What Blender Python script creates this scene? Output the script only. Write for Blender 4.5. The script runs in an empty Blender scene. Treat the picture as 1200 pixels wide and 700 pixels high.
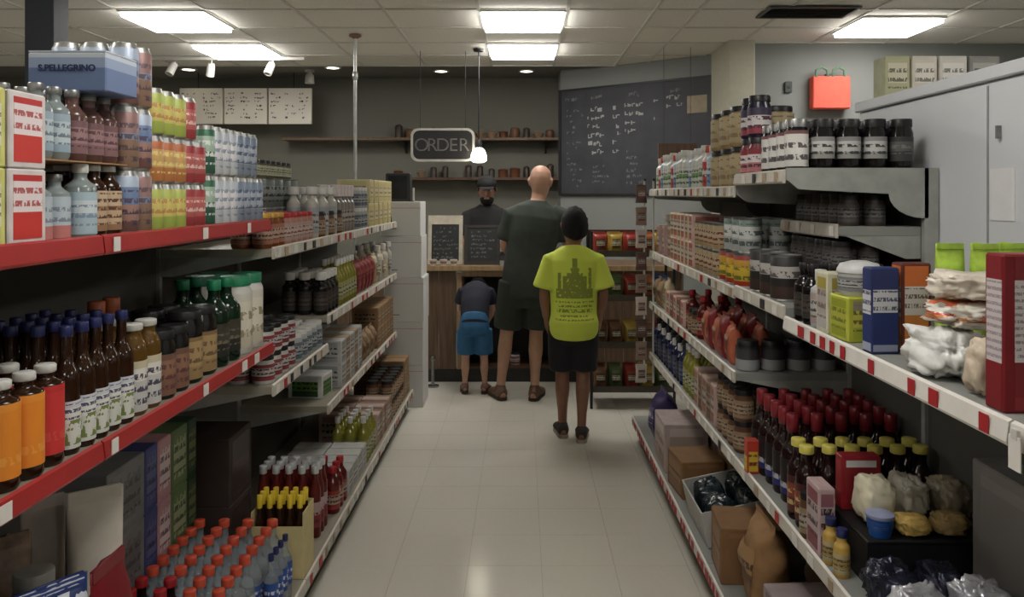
import bpy, bmesh, math, random
from mathutils import Vector, Matrix, noise

random.seed(7)
scene = bpy.context.scene
COL = scene.collection
PI = math.pi

# ------------------------------------------------------------------ camera, world, exposure
EYE = 1.55
cam_data = bpy.data.cameras.new("camera")
cam = bpy.data.objects.new("camera", cam_data)
COL.objects.link(cam)
cam.location = (0, 0, EYE)
cam.rotation_euler = (PI / 2, 0, 0)
cam_data.sensor_width = 36.0
cam_data.lens = 945 / 1200 * 36.0
cam_data.shift_x = -12 / 1200
cam_data.shift_y = -122 / 1200
cam_data.clip_start = 0.05
scene.camera = cam

world = bpy.data.worlds.new("world")
scene.world = world
world.use_nodes = True
bgn = world.node_tree.nodes["Background"]
bgn.inputs[0].default_value = (1.0, 0.97, 0.92, 1)
bgn.inputs[1].default_value = 0.02

scene.view_settings.view_transform = 'Standard'
scene.view_settings.look = 'None'
scene.view_settings.gamma = 1.0
scene.view_settings.use_curve_mapping = False
scene.view_settings.exposure = 0.0
PANEL_EMIT = 19.0         # strength of every ceiling light panel


# ------------------------------------------------------------------ materials
def lin(c):
    out = []
    for v in c[:3]:
        v = v / 255.0
        out.append(v / 12.92 if v <= 0.04045 else ((v + 0.055) / 1.055) ** 2.4)
    return (out[0], out[1], out[2], 1.0)


MATS = {}


def M(name, col, rough=0.5, metal=0.0, trans=0.0, emit=0.0, var=0.12, vscale=18.0, bump=0.0, ior=1.45, stretch=(1, 1, 1)):
    if name in MATS:
        return MATS[name]
    m = bpy.data.materials.new(name)
    m.use_nodes = True
    nt = m.node_tree
    b = nt.nodes["Principled BSDF"]
    c = lin(col)
    b.inputs["Roughness"].default_value = rough
    b.inputs["Metallic"].default_value = metal
    b.inputs["IOR"].default_value = ior
    b.inputs["Transmission Weight"].default_value = trans
    if emit > 0:
        b.inputs["Emission Color"].default_value = c
        b.inputs["Emission Strength"].default_value = emit
    tc = nt.nodes.new("ShaderNodeTexCoord")
    mp = nt.nodes.new("ShaderNodeMapping")
    mp.inputs["Scale"].default_value = stretch
    nt.links.new(tc.outputs["Object"], mp.inputs[0])
    nz = nt.nodes.new("ShaderNodeTexNoise")
    nz.inputs["Scale"].default_value = vscale
    nz.inputs["Detail"].default_value = 3.0
    nt.links.new(mp.outputs[0], nz.inputs["Vector"])
    rp = nt.nodes.new("ShaderNodeValToRGB")
    rp.color_ramp.elements[0].position = 0.3
    rp.color_ramp.elements[1].position = 0.7
    rp.color_ramp.elements[0].color = (c[0] * (1 - var), c[1] * (1 - var), c[2] * (1 - var), 1)
    rp.color_ramp.elements[1].color = (min(1, c[0] * (1 + var)), min(1, c[1] * (1 + var)), min(1, c[2] * (1 + var)), 1)
    nt.links.new(nz.outputs["Fac"], rp.inputs[0])
    nt.links.new(rp.outputs[0], b.inputs["Base Color"])
    if bump > 0:
        bp = nt.nodes.new("ShaderNodeBump")
        bp.inputs["Strength"].default_value = bump
        bp.inputs["Distance"].default_value = 0.01
        nt.links.new(nz.outputs["Fac"], bp.inputs["Height"])
        nt.links.new(bp.outputs[0], b.inputs["Normal"])
    MATS[name] = m
    return m


def PM(name, bands, ink=None, ink_z=(0.2, 0.8), ink_scale=7.0, rough=0.45, blot=None, blot_z=(0.2, 0.6), metal=0.0):
    """flat print on packaging: colour bands along the height, rows of small type, a picture blot"""
    if name in MATS:
        return MATS[name]
    m = bpy.data.materials.new(name)
    m.use_nodes = True
    nt = m.node_tree
    b = nt.nodes["Principled BSDF"]
    b.inputs["Roughness"].default_value = rough
    b.inputs["Metallic"].default_value = metal
    tc = nt.nodes.new("ShaderNodeTexCoord")
    sep = nt.nodes.new("ShaderNodeSeparateXYZ")
    nt.links.new(tc.outputs["Generated"], sep.inputs[0])
    rp = nt.nodes.new("ShaderNodeValToRGB")
    rp.color_ramp.interpolation = 'CONSTANT'
    el = rp.color_ramp.elements
    while len(el) > 1:
        el.remove(el[-1])
    el[0].position = 0.0
    el[0].color = lin(bands[0][1])
    for p, c in bands[1:]:
        e = el.new(p)
        e.color = lin(c)
    nt.links.new(sep.outputs["Z"], rp.inputs[0])
    cur = rp.outputs[0]

    def zmask(z0, z1):
        a = nt.nodes.new("ShaderNodeMath"); a.operation = 'GREATER_THAN'; a.inputs[1].default_value = z0
        c = nt.nodes.new("ShaderNodeMath"); c.operation = 'LESS_THAN'; c.inputs[1].default_value = z1
        d = nt.nodes.new("ShaderNodeMath"); d.operation = 'MULTIPLY'
        nt.links.new(sep.outputs["Z"], a.inputs[0]); nt.links.new(sep.outputs["Z"], c.inputs[0])
        nt.links.new(a.outputs[0], d.inputs[0]); nt.links.new(c.outputs[0], d.inputs[1])
        return d.outputs[0]

    def mix(fac, col):
        nonlocal cur
        mx = nt.nodes.new("ShaderNodeMix"); mx.data_type = 'RGBA'
        nt.links.new(fac, mx.inputs["Factor"])
        nt.links.new(cur, mx.inputs["A"])
        mx.inputs["B"].default_value = lin(col)
        cur = mx.outputs["Result"]

    if blot:
        nz = nt.nodes.new("ShaderNodeTexNoise"); nz.inputs["Scale"].default_value = 4.5
        nt.links.new(tc.outputs["Generated"], nz.inputs["Vector"])
        g = nt.nodes.new("ShaderNodeMath"); g.operation = 'GREATER_THAN'; g.inputs[1].default_value = 0.52
        nt.links.new(nz.outputs["Fac"], g.inputs[0])
        mm = nt.nodes.new("ShaderNodeMath"); mm.operation = 'MULTIPLY'
        nt.links.new(g.outputs[0], mm.inputs[0]); nt.links.new(zmask(*blot_z), mm.inputs[1])
        mix(mm.outputs[0], blot)
    if ink:
        mp = nt.nodes.new("ShaderNodeMapping"); mp.inputs["Rotation"].default_value = (PI / 2, 0, 0)
        nt.links.new(tc.outputs["Generated"], mp.inputs[0])
        mp2 = nt.nodes.new("ShaderNodeMapping"); mp2.inputs["Scale"].default_value = (ink_scale, ink_scale, ink_scale)
        nt.links.new(tc.outputs["Generated"], mp2.inputs[0])
        sx = nt.nodes.new("ShaderNodeSeparateXYZ"); nt.links.new(mp2.outputs[0], sx.inputs[0])
        fr = nt.nodes.new("ShaderNodeMath"); fr.operation = 'FRACT'; nt.links.new(sx.outputs["Z"], fr.inputs[0])
        g1 = nt.nodes.new("ShaderNodeMath"); g1.operation = 'GREATER_THAN'; g1.inputs[1].default_value = 0.55
        nt.links.new(fr.outputs[0], g1.inputs[0])
        nz = nt.nodes.new("ShaderNodeTexNoise"); nz.inputs["Scale"].default_value = ink_scale * 2.2
        nt.links.new(tc.outputs["Generated"], nz.inputs["Vector"])
        g2 = nt.nodes.new("ShaderNodeMath"); g2.operation = 'GREATER_THAN'; g2.inputs[1].default_value = 0.46
        nt.links.new(nz.outputs["Fac"], g2.inputs[0])
        m1 = nt.nodes.new("ShaderNodeMath"); m1.operation = 'MULTIPLY'
        nt.links.new(g1.outputs[0], m1.inputs[0]); nt.links.new(g2.outputs[0], m1.inputs[1])
        m2 = nt.nodes.new("ShaderNodeMath"); m2.operation = 'MULTIPLY'
        nt.links.new(m1.outputs[0], m2.inputs[0]); nt.links.new(zmask(*ink_z), m2.inputs[1])
        mix(m2.outputs[0], ink)
    nt.links.new(cur, b.inputs["Base Color"])
    MATS[name] = m
    return m


def wood(name, c1, c2, scale=4.0, rough=0.5):
    if name in MATS:
        return MATS[name]
    m = bpy.data.materials.new(name)
    m.use_nodes = True
    nt = m.node_tree
    b = nt.nodes["Principled BSDF"]
    b.inputs["Roughness"].default_value = rough
    tc = nt.nodes.new("ShaderNodeTexCoord")
    mp = nt.nodes.new("ShaderNodeMapping"); mp.inputs["Scale"].default_value = (scale * 4, scale * 4, scale * 0.4)
    nt.links.new(tc.outputs["Object"], mp.inputs[0])
    nz = nt.nodes.new("ShaderNodeTexNoise"); nz.inputs["Scale"].default_value = 2.0; nz.inputs["Detail"].default_value = 6
    nt.links.new(mp.outputs[0], nz.inputs["Vector"])
    rp = nt.nodes.new("ShaderNodeValToRGB")
    rp.color_ramp.elements[0].position = 0.3; rp.color_ramp.elements[0].color = lin(c1)
    rp.color_ramp.elements[1].position = 0.72; rp.color_ramp.elements[1].color = lin(c2)
    nt.links.new(nz.outputs["Fac"], rp.inputs[0])
    nt.links.new(rp.outputs[0], b.inputs["Base Color"])
    MATS[name] = m
    return m


# ------------------------------------------------------------------ mesh builders (data cached, shared by copies)
MESH = {}


def finish(bm, name, smooth=False):
    bmesh.ops.recalc_face_normals(bm, faces=bm.faces)
    me = bpy.data.meshes.new(name)
    bm.to_mesh(me)
    bm.free()
    if smooth:
        for p in me.polygons:
            p.use_smooth = True
    return me


def bx(bm, x0, x1, y0, y1, z0, z1, bevel=0.0):
    mat = Matrix.Translation(((x0 + x1) / 2, (y0 + y1) / 2, (z0 + z1) / 2)) @ Matrix.Diagonal((x1 - x0, y1 - y0, z1 - z0, 1))
    r = bmesh.ops.create_cube(bm, size=1.0, matrix=mat)
    if bevel > 0:
        es = list({e for v in r["verts"] for e in v.link_edges})
        bmesh.ops.bevel(bm, geom=es, offset=bevel, segments=1, affect='EDGES')


def box_mesh(name, x0, x1, y0, y1, z0, z1, bevel=0.0):
    k = ("box", round(x0, 5), round(x1, 5), round(y0, 5), round(y1, 5), round(z0, 5), round(z1, 5), bevel)
    if k not in MESH:
        bm = bmesh.new()
        bx(bm, x0, x1, y0, y1, z0, z1, bevel)
        MESH[k] = finish(bm, name)
    return MESH[k]


def lathe_bm(bm, prof, n=16, M4=None):
    rings = []
    for r, z in prof:
        if r < 1e-6:
            rings.append([bm.verts.new((0, 0, z))])
        else:
            rings.append([bm.verts.new((r * math.cos(2 * PI * i / n), r * math.sin(2 * PI * i / n), z)) for i in range(n)])
    for a, b in zip(rings, rings[1:]):
        for i in range(n):
            j = (i + 1) % n
            if len(a) == 1 and len(b) == 1:
                continue
            if len(a) == 1:
                bm.faces.new((a[0], b[i], b[j]))
            elif len(b) == 1:
                bm.faces.new((a[i], b[0], a[j]))
            else:
                bm.faces.new((a[i], b[i], b[j], a[j]))
    if M4 is not None:
        vs = [v for r in rings for v in r]
        bmesh.ops.transform(bm, matrix=M4, verts=vs)


def lathe_mesh(name, prof, n=16):
    k = ("lathe", tuple((round(r, 5), round(z, 5)) for r, z in prof), n)
    if k not in MESH:
        bm = bmesh.new()
        lathe_bm(bm, prof, n)
        me = finish(bm, name, True)
        MESH[k] = me
        try:
            me.set_sharp_from_angle(angle=math.radians(50))
        except Exception:
            pass
    return MESH[k]


def bag_mesh(name, w, d, h, seed=0, lumps=0.25, nu=18, nv=14):
    """a filled pouch standing on its base: lens-shaped section, crimped top seam, wrinkles"""
    k = ("bag", w, d, h, seed, lumps)
    if k in MESH:
        return MESH[k]
    bm = bmesh.new()
    rings = []
    for j in range(nv + 1):
        t = j / nv
        th = max(0.04, (math.sin(PI * min(1, 0.12 + t * 0.88)) ** 0.55))
        ww = 1.0 - 0.10 * math.sin(PI * t) ** 2
        if t > 0.92:
            th = 0.05
            ww = 1.0
        ring = []
        for i in range(nu):
            a = 2 * PI * i / nu
            ca, sa = math.cos(a), math.sin(a)
            ex = math.copysign(abs(ca) ** 0.6, ca)
            ey = math.copysign(abs(sa) ** 0.8, sa)
            p = Vector((ex * w / 2 * ww, ey * d / 2 * th, t * h))
            nn = noise.noise(Vector((p.x * 14 + seed * 3.1, p.y * 14, p.z * 14 + seed))) * lumps
            p.x += nn * w * 0.12 * math.sin(PI * t)
            p.y += nn * d * 0.35 * (0.25 + math.sin(PI * t)) * (0.1 if t > 0.9 else 1)
            if t > 0.9:
                p.z += noise.noise(Vector((p.x * 20, seed * 2.0, 0))) * h * 0.03
            ring.append(bm.verts.new(p))
        rings.append(ring)
    for a, b in zip(rings, rings[1:]):
        for i in range(nu):
            j = (i + 1) % nu
            bm.faces.new((a[i], a[j], b[j], b[i]))
    bm.faces.new(list(reversed(rings[0])))
    bm.faces.new(rings[-1])
    MESH[k] = finish(bm, name, True)
    return MESH[k]


def lump_mesh(name, w, d, h, seed=0, rough=0.3, n=26):
    """a slumped soft package: flattened, creased blob resting on z = 0"""
    k = ("lump", w, d, h, seed, rough)
    if k in MESH:
        return MESH[k]
    bm = bmesh.new()
    bmesh.ops.create_uvsphere(bm, u_segments=n * 2, v_segments=n, radius=1.0)
    for v in bm.verts:
        p = v.co.copy()
        q = Vector([math.copysign(abs(c) ** 0.7, c) for c in p])
        s = noise.fractal(Vector((p.x * 1.6 + seed * 5.3, p.y * 1.6, p.z * 1.6)), 0.8, 2.1, 4) * rough
        r2 = abs(noise.noise(Vector((p.x * 4.5 + seed, p.y * 4.5, p.z * 4.5)))) * rough * 0.5
        o7 = Vector((seed * 2.7, seed * 1.3, 0))
        r3 = abs(noise.noise(p * 6.5 + o7)) * rough * 0.45 + abs(noise.noise(p * 13.0 + o7)) * rough * 0.30
        q *= (1 + s * 0.55 - r2 - r3 + rough * 0.12)
        z = q.z * h / 2 + h / 2
        v.co = Vector((q.x * w / 2, q.y * d / 2, max(0.0, z * 1.02 - 0.02 * h)))
    MESH[k] = finish(bm, name, True)
    return MESH[k]


def tube_bm(bm, pts, radii, n=10):
    """closed tapered tube through points; ends rounded"""
    pts = [Vector(p) for p in pts]
    P, R = [], []
    t0 = (pts[1] - pts[0]).normalized(); t1 = (pts[-1] - pts[-2]).normalized()
    for f, k in ((0.95, 0.3), (0.6, 0.8)):
        P.append(pts[0] - t0 * radii[0] * f); R.append(radii[0] * k)
    P += pts; R += list(radii)
    for f, k in ((0.6, 0.8), (0.95, 0.3)):
        P.append(pts[-1] + t1 * radii[-1] * f); R.append(radii[-1] * k)
    rings = []
    for i, (p, r) in enumerate(zip(P, R)):
        if i == 0: t = P[1] - P[0]
        elif i == len(P) - 1: t = P[-1] - P[-2]
        else: t = P[i + 1] - P[i - 1]
        t.normalize()
        up = Vector((0, 1, 0)) if abs(t.y) < 0.9 else Vector((1, 0, 0))
        u = t.cross(up).normalized(); v = t.cross(u).normalized()
        rings.append([bm.verts.new(p + u * r * math.cos(2 * PI * k / n) + v * r * math.sin(2 * PI * k / n)) for k in range(n)])
    for a, b in zip(rings, rings[1:]):
        for i in range(n):
            j = (i + 1) % n
            bm.faces.new((a[i], a[j], b[j], b[i]))
    bm.faces.new(list(reversed(rings[0]))); bm.faces.new(rings[-1])


def tube_mesh(name, pts, r, n=10):
    bm = bmesh.new()
    tube_bm(bm, pts, [r] * len(pts) if not isinstance(r, (list, tuple)) else r, n)
    return finish(bm, name, True)


def prism_mesh(name, poly, axis, a0, a1):
    """extrude a polygon; axis 'y': poly is (x, z); axis 'x': poly is (y, z)"""
    bm = bmesh.new()
    def mk(a):
        return [bm.verts.new((p, a, q) if axis == 'y' else (a, p, q)) for p, q in poly]
    A, B = mk(a0), mk(a1)
    bm.faces.new(A); bm.faces.new(list(reversed(B)))
    for i in range(len(A)):
        j = (i + 1) % len(A)
        bm.faces.new((A[i], B[i], B[j], A[j]))
    return finish(bm, name)


def text_mesh(name, s, size, ext=0.001, bold=0.0):
    cu = bpy.data.curves.new(name, 'FONT')
    cu.body = s; cu.size = size; cu.extrude = ext; cu.align_x = 'CENTER'; cu.align_y = 'CENTER'; cu.offset = bold
    o = bpy.data.objects.new(name, cu)
    COL.objects.link(o)
    dg = bpy.context.evaluated_depsgraph_get()
    me = bpy.data.meshes.new_from_object(o.evaluated_get(dg))
    bpy.data.objects.remove(o)
    return me


# ------------------------------------------------------------------ objects
LABELS = {}
PROBLEMS = []


def obj(name, me, mat=None, parent=None, loc=(0, 0, 0), rot=(0, 0, 0)):
    """one mesh object; shared mesh data keeps its first material, others go on the object slot"""
    o = bpy.data.objects.new(name, me)
    COL.objects.link(o)
    if mat is not None:
        if len(me.materials) == 0:
            me.materials.append(mat)
        elif me.materials[0] is not mat:
            o.material_slots[0].link = 'OBJECT'
            o.material_slots[0].material = mat
    o.location = loc
    o.rotation_euler = rot
    if parent is not None:
        o.parent = parent
    return o


def tag(o, label, cat, group=None):
    n = len(label.split())
    if n < 4 or n > 16:
        PROBLEMS.append("words %d: %s" % (n, label))
    if label in LABELS:
        PROBLEMS.append("dup: " + label)
    LABELS[label] = 1
    o["label"] = label
    o["category"] = cat
    if group:
        o["group"] = group
    return o


def thing(name, label, cat, loc=(0, 0, 0), rz=0.0, group=None):
    o = bpy.data.objects.new(name, None)
    COL.objects.link(o)
    o.empty_display_size = 0.05
    o.location = loc
    o.rotation_euler = (0, 0, rz)
    tag(o, label, cat, group)
    return o


def struct(name, me, mat, parent=None, label=None):
    o = obj(name, me, mat, parent)
    if parent is None:
        o["kind"] = "structure"
        if label:
            o["label"] = label
    return o


def sbox(name, mat, x0, x1, y0, y1, z0, z1, parent=None, bevel=0.0, label=None):
    return struct(name, box_mesh(name, x0, x1, y0, y1, z0, z1, bevel), mat, parent, label)


def part(name, mat, parent, x0, x1, y0, y1, z0, z1, bevel=0.0):
    return obj(name, box_mesh(name, x0, x1, y0, y1, z0, z1, bevel), mat, parent)

# ------------------------------------------------------------------ the room
CEIL = 2.82
m_wall_dark = M("back_wall_paint", (116, 115, 105), 0.8, var=0.05, vscale=2)
m_wall_grey = M("grey_wall_paint", (132, 135, 132), 0.75, var=0.04, vscale=2)
m_ceil_dark = M("dark_ceiling_paint", (112, 111, 104), 0.85, var=0.05, vscale=3)
m_tile = M("ceiling_tile", (226, 224, 215), 0.95, var=0.06, vscale=60, bump=0.15)
m_tbar = M("ceiling_grid", (205, 203, 195), 0.6, var=0.03)
m_grout = M("floor_joint", (168, 163, 150), 0.7)
m_cream = M("cream_column_paint", (176, 172, 154), 0.6, var=0.04)

sbox("floor", m_grout, -6.6, 5.1, -4.0, 9.1, -0.10, -0.003, label="pale vinyl tile floor of the shop aisle")
floor = bpy.data.objects["floor"]


def floor_mat():
    m = bpy.data.materials.new("vinyl_floor_tile")
    m.use_nodes = True
    nt = m.node_tree
    b = nt.nodes["Principled BSDF"]
    tc = nt.nodes.new("ShaderNodeTexCoord")
    oi = nt.nodes.new("ShaderNodeObjectInfo")
    ad = nt.nodes.new("ShaderNodeVectorMath"); ad.operation = 'ADD'
    nt.links.new(tc.outputs["Object"], ad.inputs[0]); nt.links.new(oi.outputs["Location"], ad.inputs[1])
    n1 = nt.nodes.new("ShaderNodeTexNoise"); n1.inputs["Scale"].default_value = 0.9; n1.inputs["Detail"].default_value = 2
    nt.links.new(ad.outputs[0], n1.inputs["Vector"])
    mp = nt.nodes.new("ShaderNodeMapping"); mp.inputs["Scale"].default_value = (60, 14, 1)
    nt.links.new(ad.outputs[0], mp.inputs[0])
    n2 = nt.nodes.new("ShaderNodeTexNoise"); n2.inputs["Scale"].default_value = 1.0; n2.inputs["Detail"].default_value = 4
    nt.links.new(mp.outputs[0], n2.inputs["Vector"])
    mx = nt.nodes.new("ShaderNodeMath"); mx.operation = 'MULTIPLY_ADD'; mx.inputs[1].default_value = 0.25
    nt.links.new(n2.outputs["Fac"], mx.inputs[0]); nt.links.new(n1.outputs["Fac"], mx.inputs[2])
    r0 = nt.nodes.new("ShaderNodeMath"); r0.operation = 'MULTIPLY_ADD'; r0.inputs[1].default_value = 0.08
    nt.links.new(oi.outputs["Random"], r0.inputs[0]); nt.links.new(mx.outputs[0], r0.inputs[2])
    rp = nt.nodes.new("ShaderNodeValToRGB")
    rp.color_ramp.elements[0].position = 0.2; rp.color_ramp.elements[0].color = lin((204, 199, 186))
    rp.color_ramp.elements[1].position = 1.0; rp.color_ramp.elements[1].color = lin((220, 216, 204))
    nt.links.new(r0.outputs[0], rp.inputs[0])
    nt.links.new(rp.outputs[0], b.inputs["Base Color"])
    rr = nt.nodes.new("ShaderNodeMapRange")
    rr.inputs["From Min"].default_value = 0.2; rr.inputs["From Max"].default_value = 0.8
    rr.inputs["To Min"].default_value = 0.13; rr.inputs["To Max"].default_value = 0.22
    nt.links.new(n1.outputs["Fac"], rr.inputs["Value"])
    nt.links.new(rr.outputs[0], b.inputs["Roughness"])
    return m


m_floor = floor_mat()
T = 0.305
tile_me = box_mesh("tile", 0.0008, T - 0.0008, 0.0008, T - 0.0008, -0.003, 0.0)
for j in range(0, 22):
    for i in range(-6, 5):
        obj("tile", tile_me, m_floor, floor, (i * T + 0.08, 2.45 + j * T, 0))
# the rest of the floor, where no joint can be made out
for (a, b_, c, d) in ((-6.6, -6 * T + 0.08, -4.0, 9.1), (5 * T + 0.08, 5.1, -4.0, 9.1), (-6 * T + 0.08, 5 * T + 0.08, -4.0, 2.45)):
    part("floor_sheet", m_floor, floor, a, b_, c, d, -0.003, 0.0)

# ceiling: slab, grid bars, lay-in tiles (single tiles where the picture shows them)
sbox("ceiling", m_ceil_dark, -6.6, 5.1, -4.0, 9.1, CEIL + 0.03, CEIL + 0.12, label="suspended tile ceiling with lay-in light panels")
ceiling = bpy.data.objects["ceiling"]
XS = [-6.46, -5.85, -5.24, -4.63, -4.02, -3.41, -2.8, -2.19, -1.57, -0.955, -0.30, 0.31, 0.92, 1.22, 1.83, 2.43, 3.04, 3.65, 4.26, 4.87]
YS = [4.94, 5.55, 6.16, 6.77, 7.38, 7.99]
LIGHTS = [(10, 1), (10, 3), (6, 1), (6, 3)]
for i in range(len(XS) - 1):
    for j in range(len(YS) - 1):
        if (i, j) in LIGHTS:
            continue
        x0, x1, y0, y1 = XS[i], XS[i + 1], YS[j], YS[j + 1]
        me = box_mesh("tile", 0, x1 - x0 - 0.02, 0, y1 - y0 - 0.02, 0, 0.02)
        obj("tile", me, m_tile, ceiling, (x0 + 0.01, y0 + 0.01, CEIL + 0.006 + random.uniform(0, 0.003)))
for x in XS:
    part("grid_bar", m_tbar, ceiling, x - 0.012, x + 0.012, 4.94, 7.99, CEIL, CEIL + 0.03)
for y in YS:
    part("grid_bar", m_tbar, ceiling, -6.6, 5.1, y - 0.012, y + 0.012, CEIL + 0.0005, CEIL + 0.0295)
part("ceiling_field", m_tile, ceiling, -6.6, 5.1, -4.0, 4.92, CEIL + 0.006, CEIL + 0.03)

sbox("wall_back", m_wall_dark, -6.6, 0.60, 9.0, 9.1, 0, CEIL + 0.03, label="dark grey wall behind the order counter")
sbox("wall_left", m_wall_dark, -6.6, -6.5, -4.0, 9.0, 0, CEIL + 0.03)
sbox("wall_right", m_wall_grey, 5.0, 5.1, -4.0, 6.8, 0, CEIL + 0.03)
sbox("wall_front", m_wall_grey, -6.5, 5.0, -4.1, -4.0, 0, CEIL + 0.03)
sbox("wall_side", m_wall_grey, 1.90, 5.0, 6.8, 6.9, 0, CEIL + 0.03, label="plain grey wall beside the cream column")
# slanted wall with the chalkboard, and its short return to the back wall
wp = [(1.86, 7.22), (0.40, 8.42), (0.40, 9.0), (0.50, 9.0), (0.50, 8.47), (1.92, 7.30)]
bm = bmesh.new()
lo = [bm.verts.new((p[0], p[1], 0)) for p in wp]; hi = [bm.verts.new((p[0], p[1], CEIL + 0.03)) for p in wp]
for i in range(len(wp)):
    j = (i + 1) % len(wp)
    bm.faces.new((lo[i], lo[j], hi[j], hi[i]))
bm.faces.new(lo); bm.faces.new(hi)
struct("wall_slanted", finish(bm, "wall_slanted"), m_wall_grey, label="slanted grey wall carrying the chalkboard menu")
sbox("column_cream", m_cream, 1.71, 1.93, 6.68, 7.30, 0, CEIL + 0.03, bevel=0.01, label="cream square column beside the chalkboard")
sbox("column_dark", M("dark_blue_column", (74, 78, 88), 0.5, var=0.05), -2.75, -2.59, 4.45, 4.61, 0, CEIL + 0.006, bevel=0.008, label="dark blue-grey column rising behind the stacked drinks")

# ------------------------------------------------------------------ ceiling lights
m_diff = M("light_diffuser", (255, 252, 247), 0.5, emit=PANEL_EMIT, var=0.0)
m_frame_w = M("white_light_frame", (215, 213, 205), 0.4, var=0.02)


def ceiling_light(x0, y0, label):
    w = 0.60
    t = thing("ceiling_light", label, "light", (x0 + 0.305, y0 + 0.305, CEIL - 0.004), group="ceiling light panels")
    f = bmesh.new()
    for a, b_, c, d in ((-w / 2, w / 2, -w / 2, -w / 2 + 0.018), (-w / 2, w / 2, w / 2 - 0.018, w / 2), (-w / 2, -w / 2 + 0.018, -w / 2 + 0.018, w / 2 - 0.018), (w / 2 - 0.018, w / 2, -w / 2 + 0.018, w / 2 - 0.018)):
        bx(f, a, b_, c, d, -0.006, 0.025)
    k = "lightframe"
    if k not in MESH:
        MESH[k] = finish(f, "frame")
    else:
        f.free()
    obj("frame", MESH[k], m_frame_w, t)
    part("diffuser", m_diff, t, -w / 2 + 0.018, w / 2 - 0.018, -w / 2 + 0.018, w / 2 - 0.018, -0.035, 0.02, 0.003)


ceiling_light(-0.30, 5.55, "square white light panel above the aisle, front one of two")
ceiling_light(-0.30, 6.77, "square white light panel above the aisle, rear one of two")
ceiling_light(-2.80, 5.55, "square light panel over the red-edged shelving, front one of two")
ceiling_light(-2.80, 6.77, "square light panel over the red-edged shelving, rear one of two")
ceiling_light(2.43, 5.75, "lone square light panel beside the dark ceiling vent")
# unseen panels added above and behind the camera to fill the near shelves
for xi, nm in ((-2.80, "red-edged shelving"), (-0.30, "aisle"), (2.43, "white cabinet")):
    ceiling_light(xi, 1.28, "added fill light panel overhead, out of shot above the %s" % nm)
    ceiling_light(xi, -1.77, "added fill light panel behind the camera, over the %s" % nm)

t = thing("ceiling_vent", "dark slatted air vent in the ceiling tiles", "vent", (1.98, 5.60, CEIL - 0.012))
m_vent = M("vent_metal", (84, 80, 74), 0.5)
fb = bmesh.new()
for a, b_, c, d in ((-0.31, 0.31, -0.17, -0.15), (-0.31, 0.31, 0.15, 0.17), (-0.31, -0.29, -0.15, 0.15), (0.29, 0.31, -0.15, 0.15)):
    bx(fb, a, b_, c, d, 0, 0.012)
obj("frame", finish(fb, "frame"), m_vent, t)
part("backing", M("vent_dark", (34, 32, 30), 0.8), t, -0.29, 0.29, -0.15, 0.15, 0.009, 0.012)
for k in range(8):
    obj("slat", box_mesh("slat", -0.29, 0.29, -0.012, 0.012, -0.0012, 0.0012), m_vent, t, (0, -0.131 + k * 0.0375, 0.0045), (math.radians(20), 0, 0))

# recessed downlights and track spots in the dark ceiling over the counter
m_down = M("downlight_lens", (255, 246, 225), 0.5, emit=6.0, var=0.0)
m_white = M("white_metal", (205, 203, 196), 0.4, var=0.03)
m_black = M("black_metal", (30, 30, 31), 0.45)
for k, (px, py, nm) in enumerate(((221, 84, "behind the menu panels' outer end"), (390, 82, "just past the menu panels"), (517, 86, "above the order sign"), (617, 86, "above the bald man"))):
    Y = 1.27 * 945 / (228 - py)
    X = (px - 612) * Y / 945
    t = thing("downlight", "small round ceiling downlight " + nm, "light", (X, Y, CEIL + 0.03), group="recessed downlights")
    obj("trim_ring", lathe_mesh("trim_ring", [(0.085, 0), (0.085, -0.012), (0.062, -0.012), (0.062, 0)], 20), m_white, t)
    obj("lens", lathe_mesh("lens", [(0, -0.012), (0.040, -0.014), (0.060, -0.010), (0.060, 0.0)], 20), m_down, t)
t = thing("light_track", "white ceiling track rail with swivelling spot heads", "track light", (-2.75, 7.42, CEIL - 0.035))
part("rail", m_white, t, -0.75, 0.75, -0.018, 0.018, 0, 0.030, 0.003)
for k, X in enumerate((-3.20, -2.86, -2.30)):
    hd = obj("spot_head", lathe_mesh("spot_head", [(0, 0.0), (0.030, 0.0), (0.036, -0.03), (0.038, -0.12), (0.030, -0.12), (0.026, -0.06), (0, -0.05)], 14), m_white, t, (X + 2.75, 0, -0.03), (math.radians(-25 if k != 1 else 20), math.radians(15), 0))
    obj("yoke", tube_mesh("yoke", [(0, 0, 0.0), (0, 0, 0.028)], 0.008, 8), m_white, hd)
t = thing("spot_lamp", "single white spot lamp fixed to the dark ceiling", "light", (-2.22, 8.42, CEIL + 0.03))
obj("base", lathe_mesh("base", [(0, 0), (0.05, 0), (0.05, -0.02), (0, -0.02)], 14), m_white, t)
obj("spot_head", lathe_mesh("spot_head", [(0, -0.02), (0.02, -0.02), (0.045, -0.06), (0.05, -0.14), (0.03, -0.14), (0, -0.12)], 14), m_white, t)

# thin conduit pole from ceiling to floor behind the far shelves
t = thing("conduit_pole", "thin silver conduit pole from ceiling down behind the far shelving", "pole", (-1.33, 6.42, 0))
obj("pole", lathe_mesh("pole", [(0, 0), (0.014, 0), (0.014, CEIL), (0, CEIL)], 10), M("conduit_steel", (168, 168, 165), 0.35, 0.7), t)
obj("coupling", lathe_mesh("coupling", [(0.014, 2.46), (0.022, 2.47), (0.022, 2.52), (0.014, 2.53)], 10), M("conduit_steel", (168, 168, 165)), t)
obj("ceiling_flange", lathe_mesh("ceiling_flange", [(0.014, CEIL - 0.03), (0.05, CEIL - 0.012), (0.05, CEIL - 0.001), (0.014, CEIL - 0.001)], 12), M("flange_brown", (120, 88, 74), 0.5), t)

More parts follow.
